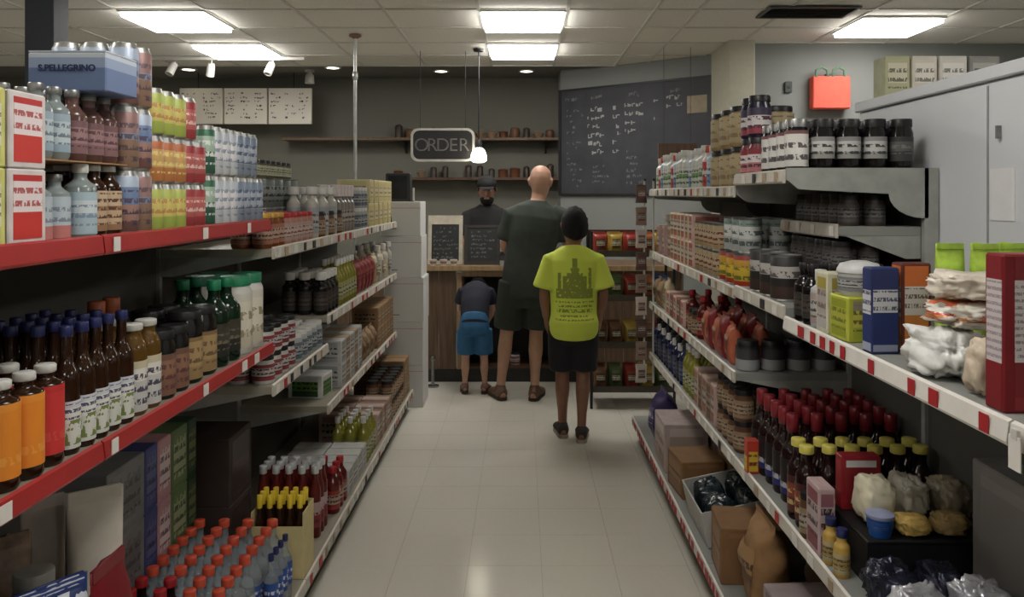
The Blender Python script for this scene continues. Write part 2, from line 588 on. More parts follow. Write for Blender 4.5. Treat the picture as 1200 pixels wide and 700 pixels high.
# ------------------------------------------------------------------ shelving bays
m_deck = M("shelf_deck_beige", (150, 144, 128), 0.5, var=0.06, vscale=6)
m_deckg = M("shelf_deck_grey", (142, 143, 138), 0.5, var=0.05, vscale=6)
m_backp = M("shelf_back_panel", (84, 83, 77), 0.6, var=0.06, vscale=5)
m_kick = M("dark_kick_plate", (44, 44, 42), 0.5)
m_upr = M("shelf_upright", (158, 160, 154), 0.5)
m_red = M("red_price_rail", (164, 46, 46), 0.35, var=0.06)
m_redtag = M("red_price_tag", (170, 38, 42), 0.5)
m_whiterail = M("pale_price_rail", (196, 190, 178), 0.4, var=0.08, vscale=12)
m_wtag = M("white_price_tag", (222, 218, 210), 0.5, var=0.05)
m_ink = M("dark_print", (40, 40, 46), 0.6)


def bay(label, side, y0, y1, xf, xb, xbase, shelves, top, rail, tags, base_rail, back_mat=None, deck=None):
    """side -1: the run on the -x side. shelves: list of (z, xfront, yA, yB, curved bracket?)"""
    s = side
    bm_ = back_mat or m_backp
    dk = deck or m_deck
    t = thing("shelving_bay", label, "shelving", (0, y0, 0), group="steel shelving bays")
    L = y1 - y0

    def pb(name, mat, par, xa, xb_, ya, yb, za, zb, bev=0.0):
        return part(name, mat, par, min(xa, xb_), max(xa, xb_), ya, yb, za, zb, bev)
    pb("back_panel", bm_, t, xb, xb + s * 0.012, 0.022, L - 0.0005, 0.005, top - 0.02)
    pb("upright", m_upr, t, xb - s * 0.012, xb + s * 0.03, 0.0, 0.022, 0.0, top)
    pb("kick_plate", m_kick, t, xbase + s * 0.05, xbase + s * 0.06, 0.002, L - 0.002, 0.0, 0.115)
    d = pb("base_deck", dk, t, xbase + s * 0.012, xb - s * 0.0005, 0.002, L - 0.002, 0.118, 0.15)
    make_rail(d, s, xbase, 0.002, L - 0.002, 0.105, 0.152, base_rail, 1.0)
    for sh in shelves:
        z, xfr, ya, yb = sh[0], sh[1], sh[2] - y0, sh[3] - y0
        so = pb("shelf", dk, t, xfr + s * 0.012, xb - s * 0.013, ya + 0.003, yb - 0.003, z - 0.028, z)
        make_rail(so, s, xfr, ya + 0.003, yb - 0.003, z - 0.036, z + 0.008, rail, tags)
        for yy in (ya + 0.004, yb - 0.0065):
            if len(sh) > 4 and sh[4]:
                zt = z + 0.012
                poly = [(xfr + s * 0.012, zt), (xb, zt), (xb, zt - 0.155)]
                for k in range(7):
                    a = k / 6 * PI / 2
                    poly.append((xb - s * 0.012 - s * 0.11 * math.sin(a), zt - 0.155 + 0.075 * (1 - math.cos(a)) * 1.0))
                poly += [(xfr + s * 0.05, zt - 0.066), (xfr + s * 0.012, zt - 0.035)]
                me = prism_mesh("bracket", poly, 'y', yy - 0.004 if yy < L / 2 else yy + 0.004, yy)
            else:
                poly = [(xfr + s * 0.03, z - 0.0285), (xb - s * 0.013, z - 0.0285), (xb - s * 0.013, z - 0.10), (xb - s * 0.06, z - 0.10)]
                me = prism_mesh("bracket", poly, 'y', yy, yy + 0.003)
            obj("bracket", me, m_upr, so)
    return t


RAILCOUNT = [0]


def make_rail(shelf, s, xf, ya, yb, z0, z1, kind, tags):
    """price rail along the shelf front with its own tags"""
    mat = {"red": m_red, "pale": m_whiterail, "striped": m_wtag, "redstripe": m_wtag}[kind]
    poly = [(xf + s * 0.011, z0), (xf + s * 0.003, z0), (xf, z0 + 0.006), (xf + s * 0.004, z1 - 0.004), (xf + s * 0.011, z1)]
    obj("price_rail", prism_mesh("price_rail", poly, 'y', ya, yb), mat, shelf)
    rnd = random.Random(31 + RAILCOUNT[0]); RAILCOUNT[0] += 1
    h = (z1 - z0) - 0.012
    y = ya + rnd.uniform(0.01, 0.05)
    while y < yb - 0.06:
        w = rnd.choice((0.028, 0.034, 0.045))
        if kind == "red":
            m, step = m_wtag, (rnd.uniform(0.06, 0.12) if rnd.random() < 0.35 else rnd.uniform(0.28, 0.5))
        elif kind == "pale":
            m, step = rnd.choice((m_wtag, m_wtag, m_ink, M("tan_tag", (170, 150, 124), 0.6), m_redtag)), rnd.uniform(0.05, 0.13)
        else:
            m, step = m_redtag, (rnd.uniform(0.03, 0.06) if rnd.random() < 0.65 else rnd.uniform(0.10, 0.18))
        me = box_mesh("price_tag", -0.001, 0.001, 0, w, 0, h)
        o = obj("price_tag", me, m, shelf, (xf - s * 0.0012, y, z0 + 0.005), (0, 0, 0))
        y += w + step * (0.6 if kind == "redstripe" else 1)


LF, LB, LBASE = -0.90, -1.33, -0.78
RF, RB, RBASE = 0.80, 1.25, 0.69
Z1, Z2 = 1.455, 1.01
bay("red-edged shelving bay beside the camera, holding drinks and sauces", -1, 0.53, 1.74, LF, LB, LBASE, [(Z1, LF, 0.53, 1.74), (Z2, LF, 0.53, 1.74)], 1.62, "red", 1, "pale")
bay("red-edged shelving bay under the tall stacks of drink cans", -1, 1.74, 2.93, LF, LB, LBASE, [(Z1, LF, 1.74, 2.90), (Z2, LF, 1.74, 2.93)], 1.62, "red", 1, "pale")
bay("pale-edged shelving bay just past the red-edged shelves", -1, 2.93, 3.76, LF, LB, LBASE, [(1.35, LF, 2.93, 3.76), (0.85, LF, 2.70 + 0.23, 3.76)], 1.55, "pale", 1, "pale")
bay("pale-edged shelving bay in the middle of the far run", -1, 3.76, 4.78, LF, LB, LBASE, [(1.35, LF, 3.76, 4.78), (0.98, LF, 3.76, 4.78), (0.56, LF, 3.76, 4.78)], 1.55, "pale", 1, "pale")
bay("pale-edged shelving bay ending at the white carton stack", -1, 4.78, 5.80, LF, LB, LBASE, [(1.35, LF, 4.78, 5.80), (0.98, LF, 4.78, 5.80), (0.56, LF, 4.78, 5.80)], 1.55, "pale", 1, "pale")

bay("shelving bay with red-tagged shelf holding the dark red box", 1, 0.25, 1.33, RF, RB, RBASE, [(1.17, RF, 0.25, 1.33), (0.55, RF, 0.25, 1.33)], 1.30, "striped", 1, "redstripe", deck=m_deckg)
bay("shelving bay in front of the white cabinet, with red-tagged shelf", 1, 1.33, 2.48, RF, RB, RBASE, [(1.17, RF, 1.33, 2.48)], 1.30, "striped", 1, "redstripe", deck=m_deckg)
bay("narrow shelving bay topped with black jars", 1, 2.48, 3.06, RF, RB, RBASE, [(1.62, RF, 2.48, 3.06, True), (1.45, 0.97, 2.50, 3.04), (1.20, RF, 2.48, 3.06), ], 1.632, "pale", 1, "redstripe", deck=m_deckg)
bay("tall shelving bay topped with big tan jars", 1, 3.06, 4.08, RF, RB, RBASE, [(1.575, RF, 3.06, 4.08, True), (1.19, RF, 3.06, 4.08), (0.87, RF, 3.06, 4.08), (0.55, RF, 3.06, 4.08)], 1.68, "pale", 1, "redstripe", deck=m_deckg)
bay("tall shelving bay ending at the hanging snack strips", 1, 4.08, 5.10, RF, RB, RBASE, [(1.575, RF, 4.08, 5.10, True), (1.19, RF, 4.08, 5.10), (0.87, RF, 4.08, 5.10), (0.55, RF, 4.08, 5.10)], 1.68, "pale", 1, "redstripe", deck=m_deckg)

# low shelf that runs through the two bays in front of the cabinet
t = thing("low_shelf", "long low shelf with pale price rail, below the red-tagged shelf", "shelf", (0, 1.33, 0.55))
part("deck", m_deckg, t, RF + 0.012, RB - 0.014, 0.003, 1.727, -0.028, 0)
dd = obj("front_lip", box_mesh("front_lip", RF + 0.0115, RF + 0.0125, 0.003, 1.727, -0.03, 0.002), m_deckg, t)
make_rail(dd, 1, RF, 0.003, 1.727, -0.036, 0.008, "pale", 1)
for yy in (0.45, 1.30):
    obj("bracket", prism_mesh("bracket", [(RF + 0.04, -0.0285), (RB - 0.014, -0.0285), (RB - 0.014, -0.11), (RB - 0.07, -0.11)], 'y', yy, yy + 0.003), m_upr, t)

# white cold cabinet standing behind the near shelving
t = thing("cold_cabinet", "large white cold-store cabinet behind the red-tagged shelf", "cabinet", (1.285, 0.5, 0))
m_cab = M("white_cabinet_panel", (218, 220, 223), 0.45, var=0.03, vscale=2)
part("body", m_cab, t, 0.0, 0.80, 0.0, 2.58, 0.0, 1.86, 0.006)
part("top_rail", m_cab, t, -0.012, 0.80, -0.01, 2.59, 1.862, 1.90, 0.004)
for y in (0.86, 1.72):
    part("panel_seam", M("seam_grey", (150, 152, 154), 0.6), t, -0.002, 0.001, y, y + 0.008, 0.02, 1.85)
n = part("notice_sheet", M("notice_paper", (232, 232, 232), 0.7, var=0.03), t, -0.003, -0.0005, 1.60, 1.71, 1.48, 1.62)
part("latch", M("grey_latch", (120, 122, 124), 0.4), t, -0.014, -0.001, 1.66, 1.668, 1.70, 1.735)

# ------------------------------------------------------------------ product prototypes: lists of (part, mesh, material, subparts)
PROTO = {}
m_alu = M("can_metal", (188, 188, 186), 0.3, 0.9, var=0.03)
m_tin = M("steel_lid", (150, 150, 148), 0.35, 0.8)
m_goldcap = M("gold_cap", (190, 150, 72), 0.35, 0.5)
m_whitecap = M("white_cap", (204, 202, 196), 0.4, var=0.03)
m_blackcap = M("black_cap", (28, 27, 28), 0.4)
m_bluecap = M("blue_cap", (36, 41, 88), 0.4)
m_redcap = M("red_cap", (160, 34, 38), 0.4)
m_orangecap = M("orange_red_cap", (190, 74, 50), 0.4)
m_yellowcap = M("yellow_cap", (226, 196, 60), 0.4)
m_greencap = M("green_cap", (28, 120, 82), 0.4)
m_amber = M("amber_glass", (46, 26, 14), 0.12, var=0.1)
m_darkglass = M("dark_glass", (22, 20, 20), 0.12)
m_cola = M("cola_in_plastic", (34, 18, 16), 0.15)
m_greenglass = M("green_glass", (18, 40, 26), 0.12)
m_clear = M("clear_plastic", (214, 222, 226), 0.08, trans=0.75, var=0.02, ior=1.2)
m_paleglass = M("pale_glass", (150, 160, 160), 0.12, trans=0.3, var=0.05)
m_redsauce = M("red_sauce", (92, 30, 26), 0.2)
m_brownglass = M("brown_pink_glass", (92, 66, 60), 0.15)


def can(r, h, pm):
    return dict(w=2 * r, d=2 * r, h=h, parts=[
        ("can_body", lathe_mesh("can_body", [(0, 0.004), (r * 0.78, 0.0), (r * 0.97, 0.008), (r * 0.97, h - 0.014), (r * 0.84, h - 0.003), (r * 0.84, h), (r * 0.78, h), (r * 0.76, h - 0.005), (0, h - 0.005)], 16), m_alu, []),
        ("printed_sleeve", lathe_mesh("printed_sleeve", [(r * 0.97, 0.006), (r, 0.009), (r, h - 0.015), (r * 0.97, h - 0.0135)], 16), pm, []),
        ("ring_tab", box_mesh("ring_tab", -0.007, 0.007, -0.012, 0.012, h - 0.0052, h - 0.003), m_tin, [])])


def tin(r, h, pm, lid=None):
    return dict(w=2 * r, d=2 * r, h=h, parts=[
        ("tin_body", lathe_mesh("tin_body", [(0, 0), (r, 0), (r, 0.004), (r * 0.97, 0.006), (r * 0.97, h - 0.006), (r, h - 0.004), (r, h), (r * 0.93, h), (r * 0.92, h - 0.004), (0, h - 0.004)], 18), lid or m_tin, []),
        ("label", lathe_mesh("label", [(r * 0.97, 0.007), (r * 0.985, 0.008), (r * 0.985, h - 0.008), (r * 0.97, h - 0.007)], 18), pm, [])])


def bottle(r, h, glass, pm, capm, neck=0.38, shoulder=0.62, lab=(0.12, 0.5), caph=0.022, capr=None, n=16):
    rn = r * neck
    cr = capr or rn * 1.18
    zs = h * shoulder
    zt = h - caph
    prof = [(0, 0.003), (r * 0.88, 0), (r, 0.008), (r, zs)]
    for k in range(1, 6):
        a = k / 5
        s = (1 - math.cos(a * PI)) / 2
        prof.append((r + (rn - r) * s, zs + (min(zt - 0.012, zs + h * 0.19) - zs) * a))
    prof += [(rn, zt - 0.004), (rn * 1.1, zt), (0, zt)]
    parts = [("bottle_body", lathe_mesh("bottle_body", prof, n), glass, []),
             ("cap", lathe_mesh("cap", [(rn * 1.1, zt - 0.002), (cr, zt), (cr, h - 0.002), (cr * 0.9, h), (0, h)], 12), capm, [])]
    if pm:
        parts.append(("label", lathe_mesh("label", [(r, h * lab[0]), (r * 1.012 + 0.0004, h * lab[0]), (r * 1.012 + 0.0004, h * lab[1]), (r, h * lab[1])], n), pm, []))
    return dict(w=2 * r * 1.015, d=2 * r * 1.015, h=h, parts=parts)


def jar(r, h, body, pm, capm, lidh=0.016, lab=(0.12, 0.68), n=18):
    zt = h - lidh
    prof = [(0, 0.002), (r * 0.9, 0), (r, 0.008), (r, zt - 0.022), (r * 0.86, zt - 0.006), (r * 0.86, zt), (0, zt)]
    parts = [("jar_body", lathe_mesh("jar_body", prof, n), body, []),
             ("lid", lathe_mesh("lid", [(r * 0.86, zt - 0.003), (r * 0.92, zt - 0.003), (r * 0.92, h - 0.003), (r * 0.88, h), (0, h)], n), capm, [])]
    if pm:
        parts.append(("label", lathe_mesh("label", [(r, h * lab[0]), (r * 1.012, h * lab[0]), (r * 1.012, h * lab[1]), (r, h * lab[1])], n), pm, []))
    return dict(w=2 * r * 1.015, d=2 * r * 1.015, h=h, parts=parts)


def carton(w, d, h, body, front=None, side=None, fz=(0.08, 0.92), inset=0.12):
    """printed board box: closed flaps on top, a printed panel on the front and one on the end"""
    parts = [("box_body", box_mesh("box_body", -w / 2, w / 2, -d / 2, d / 2, 0, h - 0.001, 0.0025), body, []),
             ("top_flap", box_mesh("top_flap", -w / 2 + 0.003, w / 2 - 0.003, -d / 2 + 0.003, -0.001, h - 0.001, h), body, []),
             ("top_flap", box_mesh("top_flap", -w / 2 + 0.003, w / 2 - 0.003, 0.001, d / 2 - 0.003, h - 0.001, h), body, [])]
    if front:
        parts.append(("front_panel", box_mesh("front_panel", -w / 2 + w * inset, w / 2 - w * inset, -d / 2 - 0.0008, -d / 2, h * fz[0], h * fz[1]), front, []))
    if side:
        for sx in (-1, 1):
            parts.append(("side_panel", box_mesh("side_panel", sx * w / 2 if sx > 0 else -w / 2 - 0.0008, w / 2 + 0.0008 if sx > 0 else -w / 2, -d / 2 + d * inset, d / 2 - d * inset, h * fz[0], h * fz[1]), side, []))
    return dict(w=w + 0.0016, d=d + 0.0016, h=h, parts=parts)


def bag(w, d, h, mat, pm=None, seed=0, lumps=0.3):
    parts = [("bag_body", bag_mesh("bag_body", w, d, h, seed, lumps), mat, [])]
    parts.append(("seal_strip", box_mesh("seal_strip", -w * 0.46, w * 0.46, -0.004, 0.004, h * 0.955, h * 1.005), mat, []))
    if pm:
        parts.append(("label", bag_label(w, d, h, seed, lumps), pm, []))
    return dict(w=w, d=d, h=h, parts=parts)


def bag_label(w, d, h, seed, lumps):
    """a printed patch that follows the front of the pouch"""
    k = ("baglab", w, d, h, seed)
    if k in MESH:
        return MESH[k]
    bm = bmesh.new()
    N = 6
    grid = []
    for j in range(N + 1):
        row = []
        t = 0.25 + 0.45 * j / N
        th = (math.sin(PI * min(1, 0.12 + t * 0.88)) ** 0.55)
        for i in range(N + 1):
            x = (-0.3 + 0.6 * i / N) * w
            y = -d / 2 * th * (1 - (abs(x) / (w / 2)) ** 3.3) ** 0.5
            nn = noise.noise(Vector((x * 14 + seed * 3.1, y * 14, t * h * 14 + seed))) * lumps
            y += nn * d * 0.35 * (0.25 + math.sin(PI * t))
            row.append(bm.verts.new((x, y - 0.004, t * h)))
        grid.append(row)
    for j in range(N):
        for i in range(N):
            bm.faces.new((grid[j][i], grid[j][i + 1], grid[j + 1][i + 1], grid[j + 1][i]))
    MESH[k] = finish(bm, "label", True)
    return MESH[k]


def lump(w, d, h, mat, seed=0, rough=0.3, knot=None):
    parts = [("bag_body", lump_mesh("bag_body", w, d, h, seed, rough), mat, [])]
    if knot:
        parts.append(("knot", lathe_mesh("knot", [(0, h * 0.90), (0.012, h * 0.92), (0.006, h * 0.97), (0.02, h * 1.08), (0, h * 1.05)], 10), knot, []))
    return dict(w=w, d=d, h=h * 1.04, parts=parts)


def spawn(kind, proto, loc, rz, label, cat, group=None, sc=1.0, tilt=None):
    r = thing(kind, label, cat, loc, rz, group)
    if tilt:
        r.rotation_euler = (tilt[0], tilt[1], rz)
    if sc != 1.0:
        r.scale = (sc, sc, sc) if not isinstance(sc, tuple) else sc
    for nm, me, mt, subs in proto["parts"]:
        o = obj(nm, me, mt, r)
        for n2, me2, mt2 in subs:
            obj(n2, me2, mt2, o)
    return r


ORD = "first second third fourth fifth sixth seventh eighth ninth tenth eleventh twelfth thirteenth fourteenth fifteenth sixteenth".split()
ROWS = {1: [""], 2: ["front row", "back row"], 3: ["front row", "middle row", "back row"], 4: ["front row", "second row", "third row", "back row"]}
TIERS = {1: [""], 2: ["lower tier", "upper tier"], 3: ["bottom tier", "middle tier", "top tier"], 4: ["bottom tier", "second tier", "third tier", "top tier"]}


def fill(side, z, xf, y0, n, choose, where, rows=1, tiers=1, gap=0.004, jit=0.003, rowgap=0.006, group=None, wide=None, along='y', x0=None, skip=None, turn=0.0, rjit=0.12, scj=0.0):
    """a block of products: n along the shelf, rows deep, tiers high. choose(i,row,tier) -> (kind, proto, description, category)"""
    rnd = random.Random(int(y0 * 1000) + n * 7 + int(z * 100))
    p0 = choose(0, 0, 0)[1]
    w, d = p0["w"], p0["d"]
    if wide:
        w = wide
    cnt, tot, plan = {}, {}, []
    for tr in range(tiers):
        for rw in range(rows):
            for i in range(n):
                if skip and skip(i, rw, tr):
                    continue
                kind, pr, desc, cat = choose(i, rw, tr)
                tot[(desc, tr, rw)] = tot.get((desc, tr, rw), 0) + 1
                plan.append((i, rw, tr, kind, pr, desc, cat))
    for i, rw, tr, kind, pr, desc, cat in plan:
        key = (desc, tr, rw)
        k = cnt.get(key, 0)
        cnt[key] = k + 1
        y = y0 + w / 2 + i * (w + gap)
        x = xf + side * (0.022 + d / 2 + rw * (d + rowgap))
        if tiers == 1:
            x += side * rnd.uniform(0, jit)
            y += rnd.uniform(-jit, jit) * 0.3
        zz = z + 0.0008 + tr * (p0["h"] + 0.0008)
        bits = [desc]
        if tot[key] > 1:
            bits.append(ORD[k] + " from near end")
        if tiers > 1:
            bits.append(TIERS[tiers][tr])
        if rows > 1:
            bits.append(ROWS[rows][rw])
        bits.append(where)
        rz = (PI / 2 if side < 0 else -PI / 2) + turn + rnd.uniform(-rjit, rjit)
        spawn(kind, pr, (x, y, zz), rz, ", ".join(bits), cat, group, 1.0 if scj == 0 or tiers > 1 else 1 + rnd.uniform(-scj, scj))


def one(side, z, x, y, kind, proto, label, cat, turn=0.0, group=None, sc=1.0, tilt=None):
    rz = (PI / 2 if side < 0 else -PI / 2) + turn
    return spawn(kind, proto, (x, y, z + 0.0008), rz, label, cat, group, sc, tilt)


# ------------------------------------------------------------------ top red-edged shelf (z = Z1)
W1 = "top red shelf"
c_yw = carton(0.115, 0.115, 0.142, M("yellow_board", (206, 204, 120), 0.55), PM("p_yw", [(0, (196, 204, 120)), (0.22, (226, 226, 214)), (0.85, (206, 200, 120))], (120, 130, 110), (0.3, 0.8)), PM("p_yw2", [(0, (190, 200, 110)), (0.25, (224, 224, 214))], (130, 130, 120)))
c_rw = carton(0.115, 0.115, 0.142, M("white_red_board", (214, 206, 204), 0.55), PM("p_rw", [(0, (206, 60, 54)), (0.42, (232, 220, 220)), (0.9, (190, 50, 50))], (180, 90, 90), (0.5, 0.85), 5), PM("p_rw2", [(0, (196, 74, 66)), (0.42, (224, 214, 212)), (0.92, (176, 58, 58))], (150, 70, 74), (0.5, 0.86), 5))
fill(-1, Z1, LF, 1.325, 1, lambda i, r, t: ("drink_carton", c_yw, "yellow and white drink carton", "carton"), W1, rows=2, tiers=2, rjit=0.02)
fill(-1, Z1, LF, 1.447, 1, lambda i, r, t: ("drink_carton", c_rw, "red and white drink carton", "carton"), W1, rows=2, tiers=2, rjit=0.02)
b_pale = bottle(0.030, 0.150, m_paleglass, PM("p_palebl", [(0, (150, 170, 184)), (0.2, (190, 202, 206)), (0.8, (160, 178, 190))], (110, 126, 140), (0.2, 0.8), 4), m_tin, 0.42, 0.66, (0.1, 0.62), 0.014)
b_palepink = bottle(0.030, 0.136, m_paleglass, PM("p_palepk", [(0, (192, 120, 116)), (0.3, (184, 196, 204))], (130, 140, 150), (0.35, 0.85), 4), m_tin, 0.42, 0.70, (0.04, 0.66), 0.012)
fill(-1, Z1, LF - 0.012, 1.570, 2, lambda i, r, t: ("drink_bottle", b_palepink, "small bottle, pink-based grey label", "bottle"), W1, rows=3, gap=0.003, group="small pale bottles")
tray_me = box_mesh("divider_board", LF - 0.23, LF - 0.03, 1.568, 1.898, Z1 + 0.1625, Z1 + 0.1655)
dv = obj("divider_board", tray_me, M("kraft_board", (158, 124, 88), 0.8))
tag(dv, "thin kraft divider board between two layers of small bottles", "board")
fill(-1, Z1 + 0.166, LF - 0.012, 1.570, 2, lambda i, r, t: ("drink_bottle", b_pale, "small pale-labelled bottle, upper layer", "bottle"), W1, rows=3, gap=0.004, group="small pale bottles")
b_blue = bottle(0.032, 0.160, m_paleglass, PM("p_blw", [(0, (170, 190, 200)), (0.5, (206, 216, 220)), (0.8, (176, 196, 206))], (130, 150, 168), (0.2, 0.7), 4), m_whitecap, 0.42, 0.68, (0.06, 0.62), 0.018)
fill(-1, Z1, LF + 0.005, 1.700, 1, lambda i, r, t: ("drink_bottle", b_blue, "white-capped bottle with pale blue label", "bottle"), W1, rows=1)
b_tan = bottle(0.030, 0.160, m_amber, PM("p_tan", [(0, (150, 112, 84)), (0.15, (196, 168, 136)), (0.5, (170, 130, 96)), (0.62, (200, 176, 146))], (96, 64, 52), (0.15, 0.95), 5), m_whitecap, 0.5, 0.68, (0.08, 0.64), 0.012)
fill(-1, Z1, LF - 0.006, 1.770, 2, lambda i, r, t: ("sauce_bottle", b_tan, "amber bottle with tan label", "bottle"), W1, rows=3, gap=0.003, group="tan-labelled bottles")
b_brn = bottle(0.030, 0.152, m_brownglass, PM("p_brn", [(0, (132, 98, 100)), (0.3, (156, 122, 122)), (0.8, (120, 88, 92))], (94, 62, 70), (0.2, 0.85), 4), m_tin, 0.42, 0.62, (0.1, 0.56), 0.014)
fill(-1, Z1 + 0.166, LF - 0.012, 1.70, 3, lambda i, r, t: ("drink_bottle", b_brn, "dusky pink-labelled bottle, upper layer", "bottle"), W1, rows=3, gap=0.004, group="brown upper-layer bottles")
# blue and white case lying on the upper bottles, lettering on its end
t = thing("drink_case", "blue and white drinks case with dark lettering lying on bottles", "carton", (-0.985, 1.815, Z1 + 0.166 + 0.1525))
part("box_body", PM("p_case", [(0, (104, 124, 164)), (0.6, (150, 166, 196)), (0.86, (196, 204, 216))], None), t, -0.085, 0.085, -0.07, 0.07, 0, 0.085, 0.003)
part("lid_flap", M("case_white", (206, 210, 216), 0.5), t, -0.084, 0.084, -0.069, -0.001, 0.0855, 0.0885)
part("lid_flap", M("case_white", (206, 210, 216)), t, -0.084, 0.084, 0.001, 0.069, 0.0855, 0.0885)
lt = text_mesh("lettering", "S.PELLEGRINO", 0.0195, 0.0006, 0.0006)
obj("lettering", lt, M("navy_ink", (34, 44, 88), 0.5), t, (0.0, -0.0712, 0.050), (PI / 2, 0, 0))

s_blue = can(0.033, 0.1515, PM("p_slimblue", [(0, (120, 84, 78)), (0.18, (168, 130, 116)), (0.48, (110, 132, 168)), (0.8, (176, 188, 206))], (86, 72, 92), (0.1, 0.75), 5, metal=0.2))
s_brn = can(0.033, 0.1515, PM("p_slimbrn", [(0, (142, 112, 92)), (0.5, (126, 140, 168)), (0.62, (150, 116, 112))], (96, 78, 84), (0.1, 0.85), 5, metal=0.2))
fill(-1, Z1, LF, 1.900, 2, lambda i, r, t: ("drink_can", (s_blue if (i + t) % 2 == 0 else s_brn), ("tall blue-topped can" if (i + t) % 2 == 0 else "tall dusky brown can"), "can"), W1, rows=3, tiers=3, gap=0.002, rowgap=0.002, group="tall cans in three tiers")


def ycan(i, r, t):
    if i >= 3:
        d = ("red", s_red)
    elif t == 1:
        d = ("orange", s_orange)
    else:
        d = ("yellow-green", s_yel)
    return ("drink_can", d[1], d[0] + " drink can", "can")


s_yel = can(0.033, 0.1215, PM("p_yel", [(0, (164, 178, 84)), (0.3, (208, 194, 110)), (0.75, (178, 188, 96))], (190, 140, 80), (0.25, 0.8), 4, metal=0.1))
s_orange = can(0.033, 0.1215, PM("p_org", [(0, (186, 120, 70)), (0.35, (204, 162, 100)), (0.8, (180, 104, 66))], (224, 204, 130), (0.2, 0.8), 4, metal=0.1))
s_red = can(0.033, 0.1215, PM("p_redcan", [(0, (158, 62, 62)), (0.25, (182, 96, 92)), (0.8, (156, 54, 56))], (226, 190, 180), (0.3, 0.7), 4, metal=0.1))
fill(-1, Z1, LF, 2.037, 5, ycan, W1, rows=3, tiers=3, gap=0.002, rowgap=0.002, group="bright cans in three tiers", skip=lambda i, r, t: i == 4 and t == 2)
s_grn = can(0.031, 0.150, PM("p_grncan", [(0, (54, 96, 76)), (0.5, (166, 190, 170)), (0.85, (60, 110, 84))], (220, 226, 220), (0.2, 0.8), 4, metal=0.2))
s_wht = can(0.031, 0.150, PM("p_whtcan", [(0, (200, 204, 206)), (0.3, (226, 224, 226)), (0.8, (196, 202, 208))], (150, 160, 176), (0.15, 0.9), 5, metal=0.2))
s_slv = can(0.031, 0.150, PM("p_slvcan", [(0, (140, 150, 164)), (0.3, (176, 184, 194)), (0.8, (132, 146, 164))], (92, 104, 128), (0.15, 0.9), 5, metal=0.3))


def wcan(i, r, t):
    if i == 0:
        return ("drink_can", s_grn, "slim green-white can", "can")
    if i < 4:
        return ("drink_can", s_wht, "slim white can", "can")
    return ("drink_can", s_slv, "slim silver-blue can", "can")


fill(-1, Z1, LF, 2.385, 8, wcan, W1, rows=3, tiers=2, gap=0.002, rowgap=0.002, group="slim cans in two tiers", skip=lambda i, r, t: i == 7 and t == 1)

# ------------------------------------------------------------------ middle red-edged shelf (z = Z2)
W2 = "middle red shelf"
b_org = bottle(0.034, 0.200, m_amber, PM("p_orange", [(0, (232, 140, 44)), (0.9, (236, 150, 56))], (240, 160, 70), (0.1, 0.3), 3), m_whitecap, 0.5, 0.80, (0.12, 0.80), 0.014)
b_red = bottle(0.034, 0.200, m_amber, PM("p_redlab", [(0, (206, 58, 56)), (0.9, (196, 50, 50))], (214, 84, 76), (0.2, 0.5), 3), m_whitecap, 0.5, 0.80, (0.12, 0.80), 0.014)
j_pale = jar(0.036, 0.120, M("pale_spread", (172, 164, 110), 0.3), PM("p_palejar", [(0, (196, 196, 176)), (0.5, (206, 206, 196))], (110, 120, 90), (0.1, 0.9), 4), m_whitecap)
fill(-1, Z2, LF, 1.280, 2, lambda i, r, t: ("spread_jar", j_pale, "pale jar of spread", "jar"), W2, rows=2, group="pale jars")
fill(-1, Z2, LF + 0.004, 1.438, 3, lambda i, r, t: (("sauce_bottle", b_org, "bottle wrapped in orange label", "bottle") if i < 2 else ("sauce_bottle", b_red, "bottle wrapped in red label", "bottle")), W2, rows=4, gap=0.002, group="orange and red wrapped bottles")
b_fruit = bottle(0.027, 0.265, m_amber, PM("p_fruit", [(0, (214, 214, 206)), (0.55, (226, 224, 216)), (0.86, (206, 208, 214))], (70, 76, 110), (0.62, 0.95), 6, blot=(118, 132, 70), blot_z=(0.08, 0.6)), m_bluecap, 0.42, 0.58, (0.05, 0.42), 0.020)
fill(-1, Z2, LF, 1.655, 5, lambda i, r, t: ("juice_bottle", b_fruit, "brown bottle, white label with green fruit", "bottle"), W2, rows=4, gap=0.002, rowgap=0.004, group="brown bottles with fruit labels")
b_wg = bottle(0.036, 0.222, M("gold_amber_glass", (92, 66, 26), 0.15), PM("p_wg", [(0, (196, 194, 190)), (0.6, (222, 218, 210)), (0.85, (200, 190, 160))], (74, 72, 88), (0.1, 0.8), 4), m_whitecap, 0.62, 0.72, (0.05, 0.60), 0.014)
fill(-1, Z2, LF, 1.944, 2, lambda i, r, t: ("sauce_bottle", b_wg, "golden bottle with white text label", "bottle"), W2, rows=3, gap=0.003, group="golden bottles")
j_brn = jar(0.040, 0.180, m_darkglass, PM("p_brnjar", [(0, (126, 92, 74)), (0.4, (142, 106, 84)), (0.85, (112, 80, 66))], (96, 56, 56), (0.1, 0.8), 4), m_blackcap, 0.02, (0.06, 0.66))
fill(-1, Z2, LF, 2.102, 2, lambda i, r, t: ("sauce_jar", j_brn, "black-lidded jar with brown label", "jar"), W2, rows=2, gap=0.004, group="brown-labelled jars")
b_ocap = bottle(0.034, 0.255, m_amber, PM("p_ocap", [(0, (150, 110, 80)), (0.6, (120, 80, 60))], None), M("copper_cap", (190, 104, 66), 0.4), 0.55, 0.62, (0.1, 0.5), 0.05)
fill(-1, Z2, LF - 0.175, 2.11, 2, lambda i, r, t: ("sauce_bottle", b_ocap, "tall dark bottle with copper cap behind jars", "bottle"), W2, rows=1, gap=0.01, group="copper-capped bottles")
